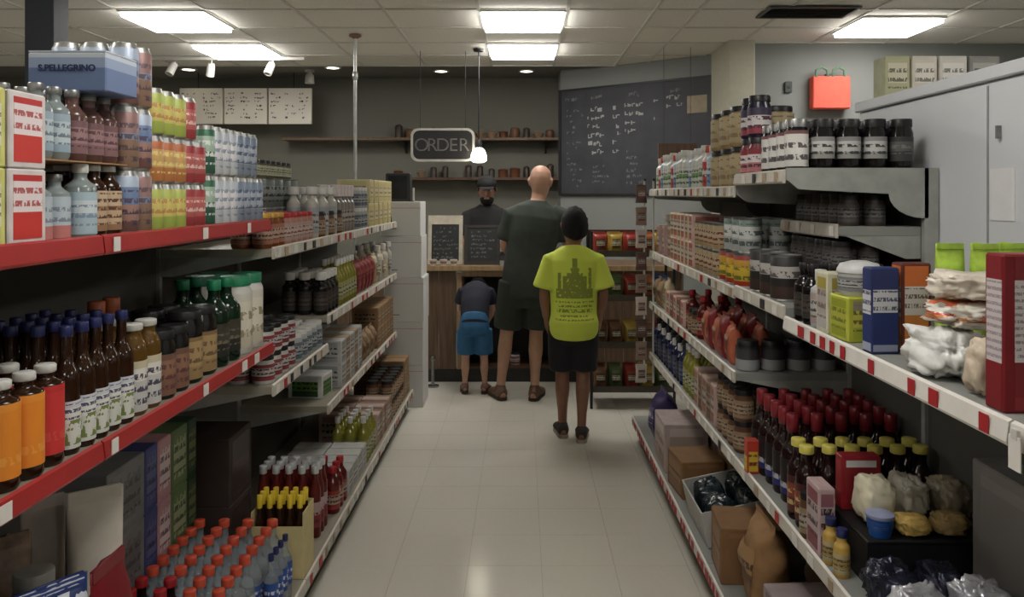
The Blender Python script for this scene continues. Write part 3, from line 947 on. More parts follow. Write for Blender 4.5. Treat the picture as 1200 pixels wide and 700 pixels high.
j_tan = jar(0.050, 0.205, m_darkglass, PM("p_tanjar", [(0, (150, 124, 84)), (0.3, (170, 144, 100)), (0.9, (130, 104, 70))], (110, 84, 60), (0.2, 0.8), 4), m_blackcap, 0.02, (0.06, 0.64))
fill(-1, Z2, LF, 2.275, 2, lambda i, r, t: ("sauce_jar", j_tan, "large dark jar with tan label", "jar"), W2, rows=2, gap=0.006, group="tan-labelled jars")
b_dk = bottle(0.046, 0.270, m_greenglass, PM("p_dkb", [(0, (40, 40, 36)), (0.4, (64, 60, 50))], (120, 110, 90), (0.2, 0.7), 4), m_greencap, 0.4, 0.62, (0.12, 0.5), 0.03)
fill(-1, Z2, LF, 2.493, 2, lambda i, r, t: ("oil_bottle", b_dk, "dark green oil bottle with green cap", "bottle"), W2, rows=2, gap=0.004, group="green-capped oil bottles")
j_wh = jar(0.055, 0.262, M("white_plastic", (208, 206, 198), 0.4), PM("p_whj", [(0, (196, 190, 168)), (0.3, (220, 214, 196)), (0.85, (206, 204, 192))], (150, 140, 110), (0.2, 0.8), 3), m_greencap, 0.03, (0.08, 0.78))
fill(-1, Z2, LF, 2.695, 2, lambda i, r, t: ("plastic_jar", j_wh, "big white plastic jar, green lid", "jar"), W2, rows=2, gap=0.006, group="white jars with green lids")

# ------------------------------------------------------------------ floor deck under the red-edged shelves
ZB = 0.15
W3 = "deck under red shelves"
gs = [("grey", (128, 128, 128), (108, 110, 112)), ("blue", (74, 80, 132), (96, 104, 150)), ("pink and white", (196, 150, 156), (220, 206, 206)), ("leafy green", (104, 128, 84), (168, 176, 140)), ("dark green", (50, 70, 50), (120, 130, 86))]
ys = [(2.28, 2.51), (2.513, 2.60), (2.603, 2.70), (2.703, 2.83), (2.833, 2.91)]
for (nm, c1, c2), (ya, yb) in zip(gs, ys):
    w = yb - ya - 0.003
    pr = carton(w, 0.145, 0.199, M("board_" + nm.replace(" ", "_"), c1, 0.6), PM("pb_" + nm.replace(" ", "_"), [(0, c1), (0.25, c2), (0.8, c1)], tuple(int(v * 0.6) for v in c1), (0.2, 0.85), 4, blot=c2, blot_z=(0.1, 0.9)), PM("ps_" + nm.replace(" ", "_"), [(0, c1), (0.15, tuple(int((a + b_) / 2) for a, b_ in zip(c1, c2))), (0.9, c1)], None, blot=c1))
    for tr in range(3):
        one(-1, ZB + tr * 0.2005, -1.2475, (ya + yb) / 2, "drink_carton", pr, "%s drinks carton, %s of the stack, deck below red shelves" % (nm, ("bottom", "middle", "top")[tr]), "carton", group="drinks cartons stacked below the red shelves")
# near packages: soft bags and rolls
m_foil_blue = M("blue_white_foil", (44, 62, 122), 0.3, 0.2, var=0.5, vscale=14)
m_cream_bag = M("cream_paper_bag", (206, 198, 184), 0.7, var=0.08)
m_maroon = M("maroon_pack", (118, 26, 34), 0.4)
one(-1, ZB, -1.07, 2.02, "paper_pouch", bag(0.13, 0.09, 0.66, m_cream_bag, PM("p_pouch", [(0, (200, 178, 170)), (0.35, (210, 202, 190))], (120, 60, 60), (0.05, 0.3), 4), 3, 0.2), "tall cream paper pouch below the middle red shelf", "bag", turn=-0.9)
one(-1, ZB, -1.20, 2.02, "paper_pouch", bag(0.10, 0.08, 0.64, M("pale_pouch", (188, 178, 166), 0.6), None, 5, 0.3), "slim pale pouch behind the tall cream pouch", "bag", turn=-0.9)
one(-1, ZB, -1.22, 1.86, "paper_pouch", bag(0.16, 0.10, 0.60, M("brown_pouch", (122, 102, 86), 0.6, var=0.4, vscale=25), None, 6, 0.5), "dim brown printed pouch under the middle red shelf", "bag", turn=-0.7)
one(-1, ZB, -0.935, 1.82, "soft_pack", bag(0.15, 0.11, 0.575, m_maroon, PM("p_maroon", [(0, (120, 30, 38)), (0.5, (150, 60, 64))], (200, 170, 170), (0.3, 0.8), 3), 4, 0.3), "maroon soft pack below the cream pouch", "pack")
m_bwbag = PM("p_bluebag", [(0, (40, 60, 120)), (0.3, (48, 66, 130)), (0.8, (30, 48, 104))], (214, 218, 226), (0.25, 0.95), 3, 0.3)
one(-1, ZB, -0.98, 1.63, "snack_bag", bag(0.20, 0.14, 0.60, m_bwbag, PM("p_bluebag2", [(0, (222, 224, 230)), (0.5, (60, 84, 150))], (226, 228, 232), (0.4, 1.0), 3), 8, 0.4), "blue snack bag with white print, beside maroon pack", "bag", turn=-0.6)
one(-1, ZB, -1.05, 1.42, "snack_bag", bag(0.20, 0.13, 0.58, M("dark_blue_bag", (40, 48, 84), 0.35, var=0.3), PM("p_bluebag3", [(0, (200, 206, 216)), (0.5, (70, 84, 130))], None), 9, 0.4), "dark blue snack bag at frame edge, deck below red shelves", "bag", turn=-0.6)
one(-1, ZB, -1.09, 1.80, "plastic_tub", jar(0.045, 0.56, M("tub_grey", (120, 118, 110), 0.4), None, M("grey_lid", (140, 138, 132), 0.5), 0.03), "tall pale tub with ridged lid beside snack bags", "tub")

# bottles with orange-red caps, four columns deep, seen from above
b_pop = bottle(0.032, 0.250, m_clear, PM("p_pop", [(0, (150, 156, 166)), (0.4, (196, 200, 204)), (0.8, (160, 168, 178))], (120, 60, 60), (0.2, 0.8), 3), m_orangecap, 0.42, 0.62, (0.30, 0.52), 0.024, 0.0185)
b_popb = bottle(0.032, 0.250, m_clear, PM("p_popb", [(0, (40, 66, 130)), (0.6, (60, 90, 160))], (220, 224, 230), (0.2, 0.8), 3), m_orangecap, 0.42, 0.62, (0.30, 0.52), 0.024, 0.0185)
b_popr = bottle(0.032, 0.250, m_cola, PM("p_popr", [(0, (150, 30, 34)), (0.6, (170, 40, 44))], (230, 220, 220), (0.2, 0.8), 3), m_redcap, 0.42, 0.62, (0.30, 0.52), 0.024, 0.0185)


def pop(i, r, t):
    if i < 3 and r >= 2 or i < 1:
        return ("soda_bottle", b_popr, "cola bottle with red cap", "bottle")
    if (i * 3 + r) % 5 == 0:
        return ("soda_bottle", b_popb, "blue-labelled bottle with orange-red cap", "bottle")
    return ("soda_bottle", b_pop, "clear bottle with orange-red cap", "bottle")


fill(-1, ZB, -0.826, 2.24, 9, pop, W3, rows=4, gap=0.007, rowgap=0.021, group="soda bottles on the deck", skip=lambda i, r, t: r == 2 and i < 0)
b_blu = bottle(0.023, 0.22, m_clear, PM("p_blb", [(0, (34, 70, 140)), (0.6, (40, 80, 150))], (210, 214, 226), (0.2, 0.7), 3), m_bluecap, 0.36, 0.6, (0.25, 0.6), 0.02)
fill(-1, ZB, -0.776, 2.62, 4, lambda i, r, t: ("water_bottle", b_blu, "small blue-labelled water bottle", "bottle"), W3, rows=1, gap=0.004, group="small blue water bottles")
# dark brown case behind, then yellow-capped and white-capped bottles
c_dark = carton(0.24, 0.24, 0.25, M("dark_brown_board", (56, 44, 40), 0.7), PM("p_dkcase", [(0, (58, 46, 42)), (0.4, (74, 56, 50)), (0.6, (50, 40, 36))], None), None)
for tr in range(2):
    one(-1, ZB + tr * 0.2512, -1.193, 3.075, "brown_case", c_dark, "dark brown case, %s of two, behind the soda bottles" % ("lower", "upper")[tr], "carton")
tr_ = thing("display_tray", "cream cardboard tray holding the yellow-capped bottles", "tray", (-0.884, 3.005, ZB + 0.0008))
m_tray = M("cream_tray_board", (206, 190, 140), 0.7, var=0.06)
part("base", m_tray, tr_, -0.10, 0.085, -0.07, 0.07, 0, 0.003)
part("front_wall", m_tray, tr_, -0.10, 0.085, -0.073, -0.070, 0, 0.19)
part("side_wall", m_tray, tr_, 0.085, 0.088, -0.073, 0.073, 0, 0.24)
part("side_wall", m_tray, tr_, -0.103, -0.10, -0.073, 0.073, 0, 0.24)
part("back_wall", m_tray, tr_, -0.10, 0.085, 0.070, 0.073, 0, 0.24)
b_ylw = bottle(0.017, 0.29, m_amber, PM("p_ylw", [(0, (180, 150, 80)), (0.5, (120, 90, 50))], None), m_yellowcap, 0.5, 0.62, (0.2, 0.5), 0.045)
for c in range(5):
    for r_ in range(3):
        one(-1, ZB + 0.004, -0.965 + c * 0.037, 2.963 + r_ * 0.039, "syrup_bottle", b_ylw, "slim yellow-capped bottle, %s from aisle, %s, cream cardboard tray" % (ORD[4 - c], ROWS[3][r_]), "bottle", group="yellow-capped bottles in the tray")
b_whc = bottle(0.024, 0.29, m_redsauce, PM("p_whc", [(0, (130, 40, 44)), (0.5, (176, 150, 150))], (80, 30, 30), (0.1, 0.6), 3), M("silver_cap", (206, 208, 210), 0.3, 0.4), 0.55, 0.62, (0.15, 0.5), 0.03)
for c in range(5):
    for r_ in range(3):
        one(-1, ZB, -1.06 + c * 0.053, 3.30 + r_ * 0.055, "ketchup_bottle", b_whc, "red sauce bottle with silver cap, %s from aisle, %s" % (ORD[4 - c], ROWS[3][r_]), "bottle", group="silver-capped sauce bottles")

# ------------------------------------------------------------------ far run, pale-edged shelves
def pmq(name, c1, c2, ink=None, c3=None):
    dull = lambda c: tuple(int(v * 0.86) for v in c)
    c1, c2, c3 = dull(c1), dull(c2), dull(c3) if c3 else None
    return PM(name, [(0, c1), (0.28, c2), (0.78, c3 or c1)], ink or tuple(int(v * 0.45) for v in c1), (0.2, 0.85), 4)


G = {}
G["amberjar"] = jar(0.036, 0.130, M("amber_honey", (120, 66, 34), 0.2), pmq("q_aj", (176, 120, 96), (206, 170, 150)), m_goldcap)
G["pinkjar"] = jar(0.040, 0.125, M("pink_spread", (168, 120, 104), 0.3), pmq("q_pj", (196, 170, 160), (216, 196, 186), (120, 60, 50)), m_redcap)
G["greytin"] = tin(0.055, 0.135, pmq("q_gt", (120, 128, 124), (148, 156, 150)))
G["whitejar"] = jar(0.030, 0.075, M("olive_jar", (96, 96, 60), 0.25), pmq("q_wj", (206, 206, 186), (196, 204, 160)), m_blackcap, 0.012)
G["whitebot"] = bottle(0.030, 0.235, M("cream_plastic", (180, 176, 166), 0.4), pmq("q_wb", (180, 186, 190), (206, 208, 206)), m_whitecap, 0.45, 0.66, (0.1, 0.6), 0.035, 0.026)
G["palebot"] = bottle(0.030, 0.25, M("grey_drink", (128, 124, 118), 0.3), pmq("q_pb", (160, 150, 140), (196, 188, 176)), M("pale_pink_cap", (206, 196, 192), 0.4), 0.5, 0.6, (0.1, 0.56), 0.06, 0.026)
G["creambox"] = carton(0.135, 0.20, 0.145, M("cream_board", (196, 184, 140), 0.6), pmq("q_cb", (206, 190, 120), (214, 206, 170), (120, 90, 40)), pmq("q_cb2", (206, 196, 140), (200, 180, 130), (110, 84, 50)))
G["greenbot"] = bottle(0.030, 0.235, M("yellow_green_oil", (132, 128, 50), 0.15), pmq("q_gb", (170, 170, 110), (200, 200, 160)), m_whitecap, 0.42, 0.6, (0.12, 0.5), 0.03)
G["darkbot"] = bottle(0.034, 0.20, m_darkglass, pmq("q_db", (60, 52, 48), (96, 84, 76)), m_whitecap, 0.55, 0.62, (0.1, 0.55), 0.035, 0.027)
G["redbag"] = bag(0.10, 0.07, 0.185, M("dark_red_foil", (124, 42, 44), 0.35, var=0.2), pmq("q_rb", (176, 90, 84), (150, 50, 50)), 11, 0.4)
G["creambag"] = bag(0.10, 0.07, 0.19, M("cream_pouch", (190, 176, 146), 0.5, var=0.15), pmq("q_crb", (150, 120, 80), (206, 196, 170)), 12, 0.4)
G["whitetub"] = jar(0.042, 0.105, M("tub_white", (196, 196, 190), 0.4), pmq("q_wt", (150, 60, 66), (206, 200, 198)), m_blackcap)
G["greytub"] = jar(0.040, 0.12, M("tub_greyish", (164, 168, 168), 0.4), pmq("q_gt2", (110, 120, 130), (186, 190, 192)), m_whitecap)
G["pinkbox"] = carton(0.075, 0.16, 0.175, M("pinkish_board", (186, 160, 152), 0.6), pmq("q_pkb", (170, 110, 100), (206, 190, 180)), pmq("q_pkb2", (186, 150, 140), (206, 196, 186)))
G["tantallbox"] = carton(0.072, 0.16, 0.165, M("tan_tall_board", (140, 116, 90), 0.6), pmq("q_ttb", (120, 90, 66), (176, 156, 126)), pmq("q_ttb2", (130, 104, 80), (160, 140, 112)))
G["brownbox"] = carton(0.11, 0.17, 0.13, M("tan_board", (146, 116, 84), 0.7), pmq("q_bb", (140, 104, 70), (176, 150, 116)), pmq("q_bb2", (150, 118, 84), (166, 138, 104)))
G["greybox"] = carton(0.10, 0.17, 0.12, M("pale_grey_board", (184, 184, 180), 0.6), pmq("q_gbx", (160, 164, 166), (204, 204, 200)), pmq("q_gbx2", (176, 178, 178), (200, 200, 196)))
G["tanlowbox"] = carton(0.10, 0.17, 0.12, M("tan_low_board", (170, 150, 124), 0.6), pmq("q_tlb", (150, 120, 96), (196, 186, 170)), pmq("q_tlb2", (160, 134, 110), (190, 176, 156)))
G["whitelowbox"] = carton(0.10, 0.17, 0.12, M("white_low_board", (198, 196, 190), 0.6), pmq("q_wlb", (206, 204, 198), (90, 90, 96), None, (196, 190, 186)), pmq("q_wlb2", (200, 198, 192), (176, 176, 172)))
G["greenwhite"] = carton(0.15, 0.17, 0.11, M("green_white_board", (206, 208, 204), 0.5), pmq("q_gw", (70, 120, 56), (96, 140, 70), None, (220, 222, 220)), pmq("q_gw2", (60, 100, 60), (110, 150, 70), None, (224, 226, 224)))
G["redbot"] = bottle(0.032, 0.20, m_redsauce, pmq("q_rbt", (170, 50, 46), (196, 170, 150)), m_redcap, 0.45, 0.62, (0.1, 0.5), 0.025)
G["tanpack"] = bag(0.12, 0.08, 0.17, M("tan_pouch", (150, 124, 96), 0.5, var=0.25, vscale=30), pmq("q_tp", (176, 150, 110), (120, 84, 60)), 14, 0.5)
G["brownjar"] = jar(0.040, 0.12, M("brown_contents", (96, 66, 46), 0.3), pmq("q_bj", (170, 140, 110), (190, 166, 140)), m_blackcap)


def K(kind, key, desc, cat):
    return lambda i, r, t: (kind, G[key], desc, cat)


def MIX(*opts):
    """shelf sections where single facings alternate"""
    return lambda i, r, t: (opts[(i * 7 + i // 2) % len(opts)][0], G[opts[(i * 7 + i // 2) % len(opts)][1]], opts[(i * 7 + i // 2) % len(opts)][2], opts[(i * 7 + i // 2) % len(opts)][3])


WA = "top shelf past red bay"
ZA = 1.35
fill(-1, ZA, LF, 2.945, 3, K("honey_jar", "amberjar", "amber honey jar, gold lid", "jar"), WA, rows=2, group="honey jars")
fill(-1, ZA, LF, 3.18, 5, K("spread_jar", "pinkjar", "pale pink jar, red lid", "jar"), WA, rows=2, group="pink jars")
fill(-1, ZA, LF - 0.165, 3.36, 5, K("grey_tin", "greytin", "grey tin behind the jars", "tin"), WA, tiers=2, rows=1, gap=0.012, group="grey tins")
fill(-1, ZA + 0.2735, LF - 0.185, 3.38, 7, K("small_jar", "whitejar", "tiny white-labelled jar atop grey tins", "jar"), "far run", gap=0.016, group="tiny jars on the tins")
WB = "top shelf of far run"
fill(-1, ZA, LF, 3.62, 6, MIX(("white_bottle", "whitebot", "white plastic bottle", "bottle"), ("brown_jar", "brownjar", "dark brown jar", "jar"), ("oil_bottle", "greenbot", "yellow oil bottle", "bottle")), WB, rows=2, gap=0.006, wide=0.083, rowgap=0.024, group="mixed goods on the far top shelf")
fill(-1, ZA, LF - 0.02, 4.165, 5, K("drink_bottle", "palebot", "grey bottle with pale cap", "bottle"), WB, rows=2, gap=0.022, group="pale-capped bottles")
fill(-1, ZA, LF, 4.585, 3, K("small_tub", "greytub", "small grey tub", "tub"), WB, rows=2, tiers=2, gap=0.008, group="grey tubs")
fill(-1, ZA, LF, 4.875, 5, K("food_box", "creambox", "cream and yellow food box", "box"), WB, rows=1, tiers=2, gap=0.03, rjit=0.05, group="cream food boxes")

WC = "shelf past red bay"
fill(-1, 0.85, LF, 2.96, 4, K("white_tub", "whitetub", "black-lidded white tub", "tub"), WC, rows=3, tiers=2, gap=0.006, group="black-lidded tubs")
fill(-1, 0.85, LF, 3.34, 5, K("grey_tub", "greytub", "pale grey tub", "tub"), WC, rows=2, tiers=1, gap=0.003, group="pale tubs")

WD = "middle shelf of far run"
fill(-1, 0.98, LF, 3.80, 4, K("dark_bottle", "darkbot", "dark bottle with white cap", "bottle"), WD, rows=3, gap=0.006, group="white-capped dark bottles")
fill(-1, 0.98, LF, 4.12, 6, K("oil_bottle", "greenbot", "yellow-green oil bottle", "bottle"), WD, rows=2, gap=0.008, group="yellow-green oil bottles")
fill(-1, 0.98, LF, 4.56, 5, K("snack_pouch", "redbag", "dark red foil pouch", "bag"), WD, rows=2, gap=0.008, rowgap=0.04, group="dark red pouches")
fill(-1, 0.98, LF, 5.13, 6, MIX(("snack_pouch", "creambag", "cream foil pouch", "bag"), ("white_bottle", "whitebot", "white squeeze bottle", "bottle"), ("brown_jar", "brownjar", "short brown jar", "jar")), WD, rows=2, gap=0.008, rowgap=0.04, group="mixed goods by the cartons")

WE = "third shelf of far run"
one(-1, 0.56, -1.045, 3.98, "food_box", G["greenwhite"], "green and white box at the near end of the third shelf", "box", turn=-0.1)
fill(-1, 0.56, LF, 4.12, 5, MIX(("grey_box", "greybox", "pale grey box", "box"), ("tan_box", "tanlowbox", "tan-white box", "box"), ("white_box", "whitelowbox", "white box, dark print", "box")), WE, rows=2, tiers=2, gap=0.004, rjit=0.04, group="pale grey boxes")
fill(-1, 0.56, LF, 4.66, 4, K("tan_pouch", "tanpack", "tan paper pouch", "bag"), WE, rows=2, rowgap=0.05, gap=0.006, group="tan pouches")
fill(-1, 0.56, LF, 5.17, 5, K("brown_box", "brownbox", "tan board box", "box"), WE, rows=1, tiers=2, gap=0.008, rjit=0.04, group="tan boxes")

WF = "far run deck"
fill(-1, 0.15, LBASE, 3.52, 3, K("sauce_bottle", "redbot", "red sauce bottle, red cap", "bottle"), WF, rows=3, gap=0.006, group="red sauce bottles")
fill(-1, 0.15, LBASE, 3.74, 4, K("grey_box", "greybox", "pale grey packet", "box"), WF, rows=2, gap=0.006, rjit=0.06, group="pale packets on the deck")
fill(-1, 0.15, LBASE, 4.19, 4, K("oil_bottle", "greenbot", "yellow-green bottle", "bottle"), WF, rows=3, gap=0.01, group="yellow-green bottles on the deck")
fill(-1, 0.15, LBASE, 4.48, 6, MIX(("pink_box", "pinkbox", "pinkish board box", "box"), ("tan_box", "tantallbox", "tall tan box", "box"), ("sauce_bottle", "redbot", "dull red bottle", "bottle")), WF, rows=2, tiers=1, gap=0.006, rjit=0.04, group="pinkish boxes")
fill(-1, 0.15, LBASE, 4.98, 6, K("brown_jar", "brownjar", "brown jar, black lid", "jar"), WF, rows=2, tiers=2, gap=0.006, group="brown jars")
fill(-1, 0.15, LBASE, 5.50, 2, K("brown_box", "brownbox", "tan board carton", "box"), WF, rows=2, tiers=2, gap=0.008, rjit=0.04, group="tan cartons on the deck")

# white cartons stacked at the end of the run, black box on top
m_wcarton = M("white_carton_board", (206, 206, 204), 0.6, var=0.03, vscale=4)
zz = 0.0
for k, (h, dx) in enumerate(((0.31, 0.0), (0.31, 0.0), (0.325, 0.004), (0.30, -0.012), (0.25, -0.02))):
    nm = ("bottom", "second", "third", "fourth", "topmost")[k]
    t = thing("white_carton", "white shipping carton, %s in the stack ending the far shelving" % nm, "carton", (-0.865 + dx, 6.02, zz + 0.0006), group="white cartons stacked at the shelf end")
    part("box_body", m_wcarton, t, -0.145, 0.145, -0.16, 0.16, 0, h - 0.002, 0.003)
    part("top_flap", m_wcarton, t, -0.142, 0.142, -0.158, -0.001, h - 0.002, h)
    part("top_flap", m_wcarton, t, -0.142, 0.142, 0.001, 0.158, h - 0.002, h)
    part("packing_tape", M("pink_tape", (186, 160, 160), 0.4), t, -0.1455, 0.1455, -0.1605, -0.1600, h - 0.05, h - 0.044)
    part("print_block", M("carton_print", (96, 96, 100), 0.6), t, -0.10, -0.03, -0.1606, -0.1600, 0.05, 0.056)
    if k == 4:
        me = prism_mesh("logo", [(-0.105, 0.07), (-0.045, 0.07), (-0.062, 0.10), (-0.072, 0.19), (-0.082, 0.10)], 'y', -0.1606, -0.160)
        obj("logo", me, m_black, t)
    zz += h + 0.0006
t = thing("card_terminal_box", "black upright box on top of the white cartons", "box", (-0.90, 6.02, zz + 0.0006))
part("body", m_black, t, -0.11, 0.07, -0.06, 0.06, 0, 0.21, 0.006)
part("screen", M("dim_screen", (26, 30, 36), 0.15), t, -0.09, 0.05, -0.061, -0.0602, 0.02, 0.19)
part("white_post", m_white, t, 0.085, 0.097, -0.02, -0.008, 0, 0.10)
part("foot", m_black, t, -0.11, 0.10, -0.065, 0.065, -0.0004, 0.004)

# ------------------------------------------------------------------ other side of the aisle: red-tagged shelf before the cabinet
ZR = 1.17
WR = "red-tagged shelf"
G["blackbot"] = bottle(0.030, 0.175, m_darkglass, pmq("q_bk", (60, 56, 54), (88, 80, 72)), m_blackcap, 0.45, 0.6, (0.1, 0.5), 0.02)
G["greybot"] = bottle(0.028, 0.165, M("grey_plastic", (170, 172, 170), 0.35), pmq("q_gyb", (196, 176, 170), (210, 208, 204)), m_whitecap, 0.5, 0.66, (0.08, 0.6), 0.03)
fill(1, ZR, RF, 2.275, 3, lambda i, r, t: (("dark_bottle", G["blackbot"], "small black bottle", "bottle") if i > 0 else ("grey_bottle", G["greybot"], "small grey-white bottle", "bottle")), WR, rows=4, gap=0.006, group="small bottles at the shelf's far end")
G["yellowwhite"] = carton(0.075, 0.11, 0.165, M("pale_yellow_board", (206, 202, 176), 0.55), pmq("q_yw", (214, 210, 206), (206, 196, 190), (120, 100, 90), (196, 176, 80)), pmq("q_yw2", (206, 206, 204), (200, 198, 196), (130, 110, 90), (190, 170, 84)))
fill(1, ZR, RF, 2.185, 1, K("food_box", "yellowwhite", "white box with yellow top", "box"), WR, rows=2, rjit=0.05, group="white and yellow boxes")
G["limebox"] = carton(0.11, 0.11, 0.115, M("lime_board", (186, 190, 70), 0.5), pmq("q_lb", (176, 184, 52), (206, 206, 76), (110, 120, 40)), PM("q_lb2", [(0, (176, 186, 62)), (0.3, (206, 204, 90)), (0.75, (150, 146, 130))], (120, 110, 60), (0.2, 0.9), 4))
one(1, ZR, RF + 0.085, 2.118, "food_box", G["limebox"], "lime yellow box with a silver tub on top", "box", turn=0.05)
G["silvertub"] = dict(w=0.11, d=0.11, h=0.09, parts=[
    ("tub_body", lathe_mesh("tub_body", [(0, 0), (0.046, 0), (0.052, 0.01), (0.053, 0.062), (0, 0.062)], 20), M("silver_tub_plastic", (190, 190, 188), 0.35), []),
    ("lid", lathe_mesh("lid", [(0.053, 0.058), (0.056, 0.060), (0.056, 0.068), (0.048, 0.082), (0.02, 0.090), (0, 0.091)], 20), M("silver_lid", (206, 206, 204), 0.3), []),
    ("label", lathe_mesh("label", [(0.0525, 0.014), (0.0540, 0.014), (0.0545, 0.05), (0.0528, 0.05)], 20), pmq("q_st", (150, 150, 150), (200, 200, 198)), [])])
one(1, ZR + 0.1155, RF + 0.085, 2.118, "silver_tub", G["silvertub"], "round silver-white tub standing on the lime yellow box", "tub", turn=0.4)
G["navybox"] = carton(0.045, 0.068, 0.205, M("navy_board", (40, 52, 100), 0.5), PM("q_nv", [(0, (170, 176, 196)), (0.1, (40, 54, 108)), (0.45, (206, 206, 210)), (0.75, (46, 56, 104))], (60, 64, 90), (0.48, 0.74), 8), PM("q_nv2", [(0, (150, 156, 180)), (0.08, (40, 54, 108)), (0.48, (210, 210, 214)), (0.76, (46, 56, 104))], (80, 84, 110), (0.5, 0.75), 9), (0.03, 0.97), 0.06)
one(1, ZR, RF + 0.060, 1.935, "cereal_box", G["navybox"], "navy blue box with white panel beside the silver tub", "box", turn=0.06)
G["orangebox"] = carton(0.05, 0.072, 0.215, M("brown_red_board", (96, 44, 36), 0.5), PM("q_ob", [(0, (200, 120, 54)), (0.4, (206, 200, 190)), (0.75, (206, 110, 52))], (90, 70, 60), (0.42, 0.74), 8), PM("q_ob2", [(0, (206, 130, 60)), (0.42, (212, 206, 196)), (0.76, (214, 116, 56))], (110, 90, 80), (0.45, 0.74), 9), (0.03, 0.97), 0.1)
one(1, ZR, RF + 0.138, 1.945, "cereal_box", G["orangebox"], "orange and brown box with white panel beside the navy box", "box", turn=0.04)
# soft bags
m_plw = M("white_plastic_film", (226, 226, 222), 0.28, var=0.07, vscale=22, bump=0.3)
m_plo = PM("q_bread", [(0, (224, 222, 214)), (0.3, (228, 150, 90)), (0.55, (226, 224, 216)), (0.8, (230, 120, 80))], (206, 60, 50), (0.3, 0.6), 3, 0.3, blot=(232, 226, 212), blot_z=(0.0, 1.0))
one(1, ZR, RF + 0.100, 1.70, "bread_bag", lump(0.20, 0.15, 0.095, m_plw, 21, 0.5), "crinkled white plastic bag lying along the red-tagged rail", "bag", turn=0.15)
one(1, ZR, RF + 0.252, 1.70, "rice_bag", lump(0.15, 0.09, 0.10, M("blue_white_film", (196, 202, 214), 0.3, var=0.3, vscale=16, bump=0.3), 26, 0.4), "bluish white bag behind the crinkled bag", "bag")
one(1, ZR + 0.101, RF + 0.150, 1.705, "bread_bag", lump(0.16, 0.20, 0.055, m_plo, 22, 0.4), "orange and white printed bag in the middle of the pile", "bag", turn=0.2)
one(1, ZR + 0.1575, RF + 0.160, 1.705, "bread_bag", lump(0.17, 0.19, 0.060, M("cream_film", (222, 212, 196), 0.3, var=0.12, vscale=20, bump=0.3), 23, 0.4), "cream bread bag on top of the pile", "bag", turn=-0.2)
one(1, ZR, RF + 0.085, 1.515, "flour_bag", lump(0.09, 0.09, 0.11, M("tan_white_film", (206, 190, 168), 0.4, var=0.25, vscale=30), 24, 0.35), "small tan and white bag beside the dark red box", "bag")
one(1, ZR, RF + 0.185, 1.520, "flour_bag", lump(0.10, 0.09, 0.13, M("beige_film", (196, 180, 160), 0.4, var=0.25, vscale=30), 27, 0.35), "beige bag behind the small tan bag", "bag")
m_lime = M("lime_pack", (172, 204, 74), 0.4, var=0.35, vscale=22)
for k, (dx, yy) in enumerate(((0.215, 1.975), (0.29, 1.96), (0.365, 1.975))):
    one(1, ZR, RF + dx, yy - 0.06, "green_pouch", bag(0.068, 0.05, 0.262, m_lime, PM("q_gp", [(0, (214, 222, 150)), (0.5, (120, 170, 60))], (230, 236, 190), (0.2, 0.8), 3), 31 + k, 0.4), "lime green pouch behind the white bags, %s from aisle" % ORD[k], "bag", turn=1.57, group="lime green pouches")
G["bigred"] = carton(0.055, 0.19, 0.275, M("deep_red_board", (128, 26, 34), 0.45), PM("q_br", [(0, (128, 26, 34)), (0.3, (206, 196, 196)), (0.85, (130, 28, 36))], (146, 132, 136), (0.32, 0.84), 20), PM("q_br2", [(0, (150, 40, 46)), (0.08, (130, 28, 36)), (0.31, (206, 198, 198)), (0.85, (132, 28, 36))], (146, 132, 136), (0.33, 0.83), 22), (0.02, 0.98), 0.1)
one(1, ZR, RF + 0.128, 1.425, "cereal_box", G["bigred"], "tall dark red box with white facts panel", "box", turn=0.02)
t = thing("shelf_tag_card", "white card tag hanging at the end of the red-tagged rail", "card", (RF - 0.006, 1.30, 1.105))
part("card", m_wtag, t, -0.001, 0.001, -0.016, 0.016, 0.0, 0.055)
part("clip", m_white, t, -0.002, 0.004, -0.008, 0.008, 0.050, 0.066)

# ------------------------------------------------------------------ narrow bay: black jars on top, dim tins below
ZT = 1.62
G["blackjar"] = jar(0.036, 0.165, m_darkglass, PM("q_bjj", [(0, (150, 150, 146)), (0.3, (196, 196, 192)), (0.8, (140, 140, 140))], (60, 60, 60), (0.2, 0.8), 3), m_blackcap, 0.022, (0.25, 0.66))
G["blackjar2"] = jar(0.036, 0.165, m_darkglass, PM("q_bjk", [(0, (54, 54, 54)), (0.4, (90, 90, 88)), (0.8, (50, 50, 50))], (120, 120, 116), (0.3, 0.7), 3), m_blackcap, 0.022, (0.2, 0.66))
G["whitejar2"] = jar(0.036, 0.165, m_darkglass, PM("q_bjw", [(0, (206, 204, 198)), (0.3, (216, 214, 208)), (0.9, (120, 80, 80))], (90, 84, 84), (0.15, 0.8), 3), m_tin, 0.022, (0.1, 0.78))
for c in range(5):
    for r_ in range(4):
        key = "whitejar2" if c == 0 else ("blackjar2" if (c == 4 or r_ > 1 and c % 2) else "blackjar")
        x_ = RF + 0.062 + c * 0.082
        y_ = 2.535 + r_ * 0.082
        spawn("sauce_jar", G[key], (x_, y_, ZT + 0.0008), random.uniform(-0.2, 0.2), "%s on the top shelf, %s from aisle, %s" % ({"whitejar2": "silver-lidded white-labelled jar", "blackjar": "black jar with pale label", "blackjar2": "black jar with dark label"}[key], ORD[c], ROWS[4][r_]), "jar", "black jars on the top shelf")
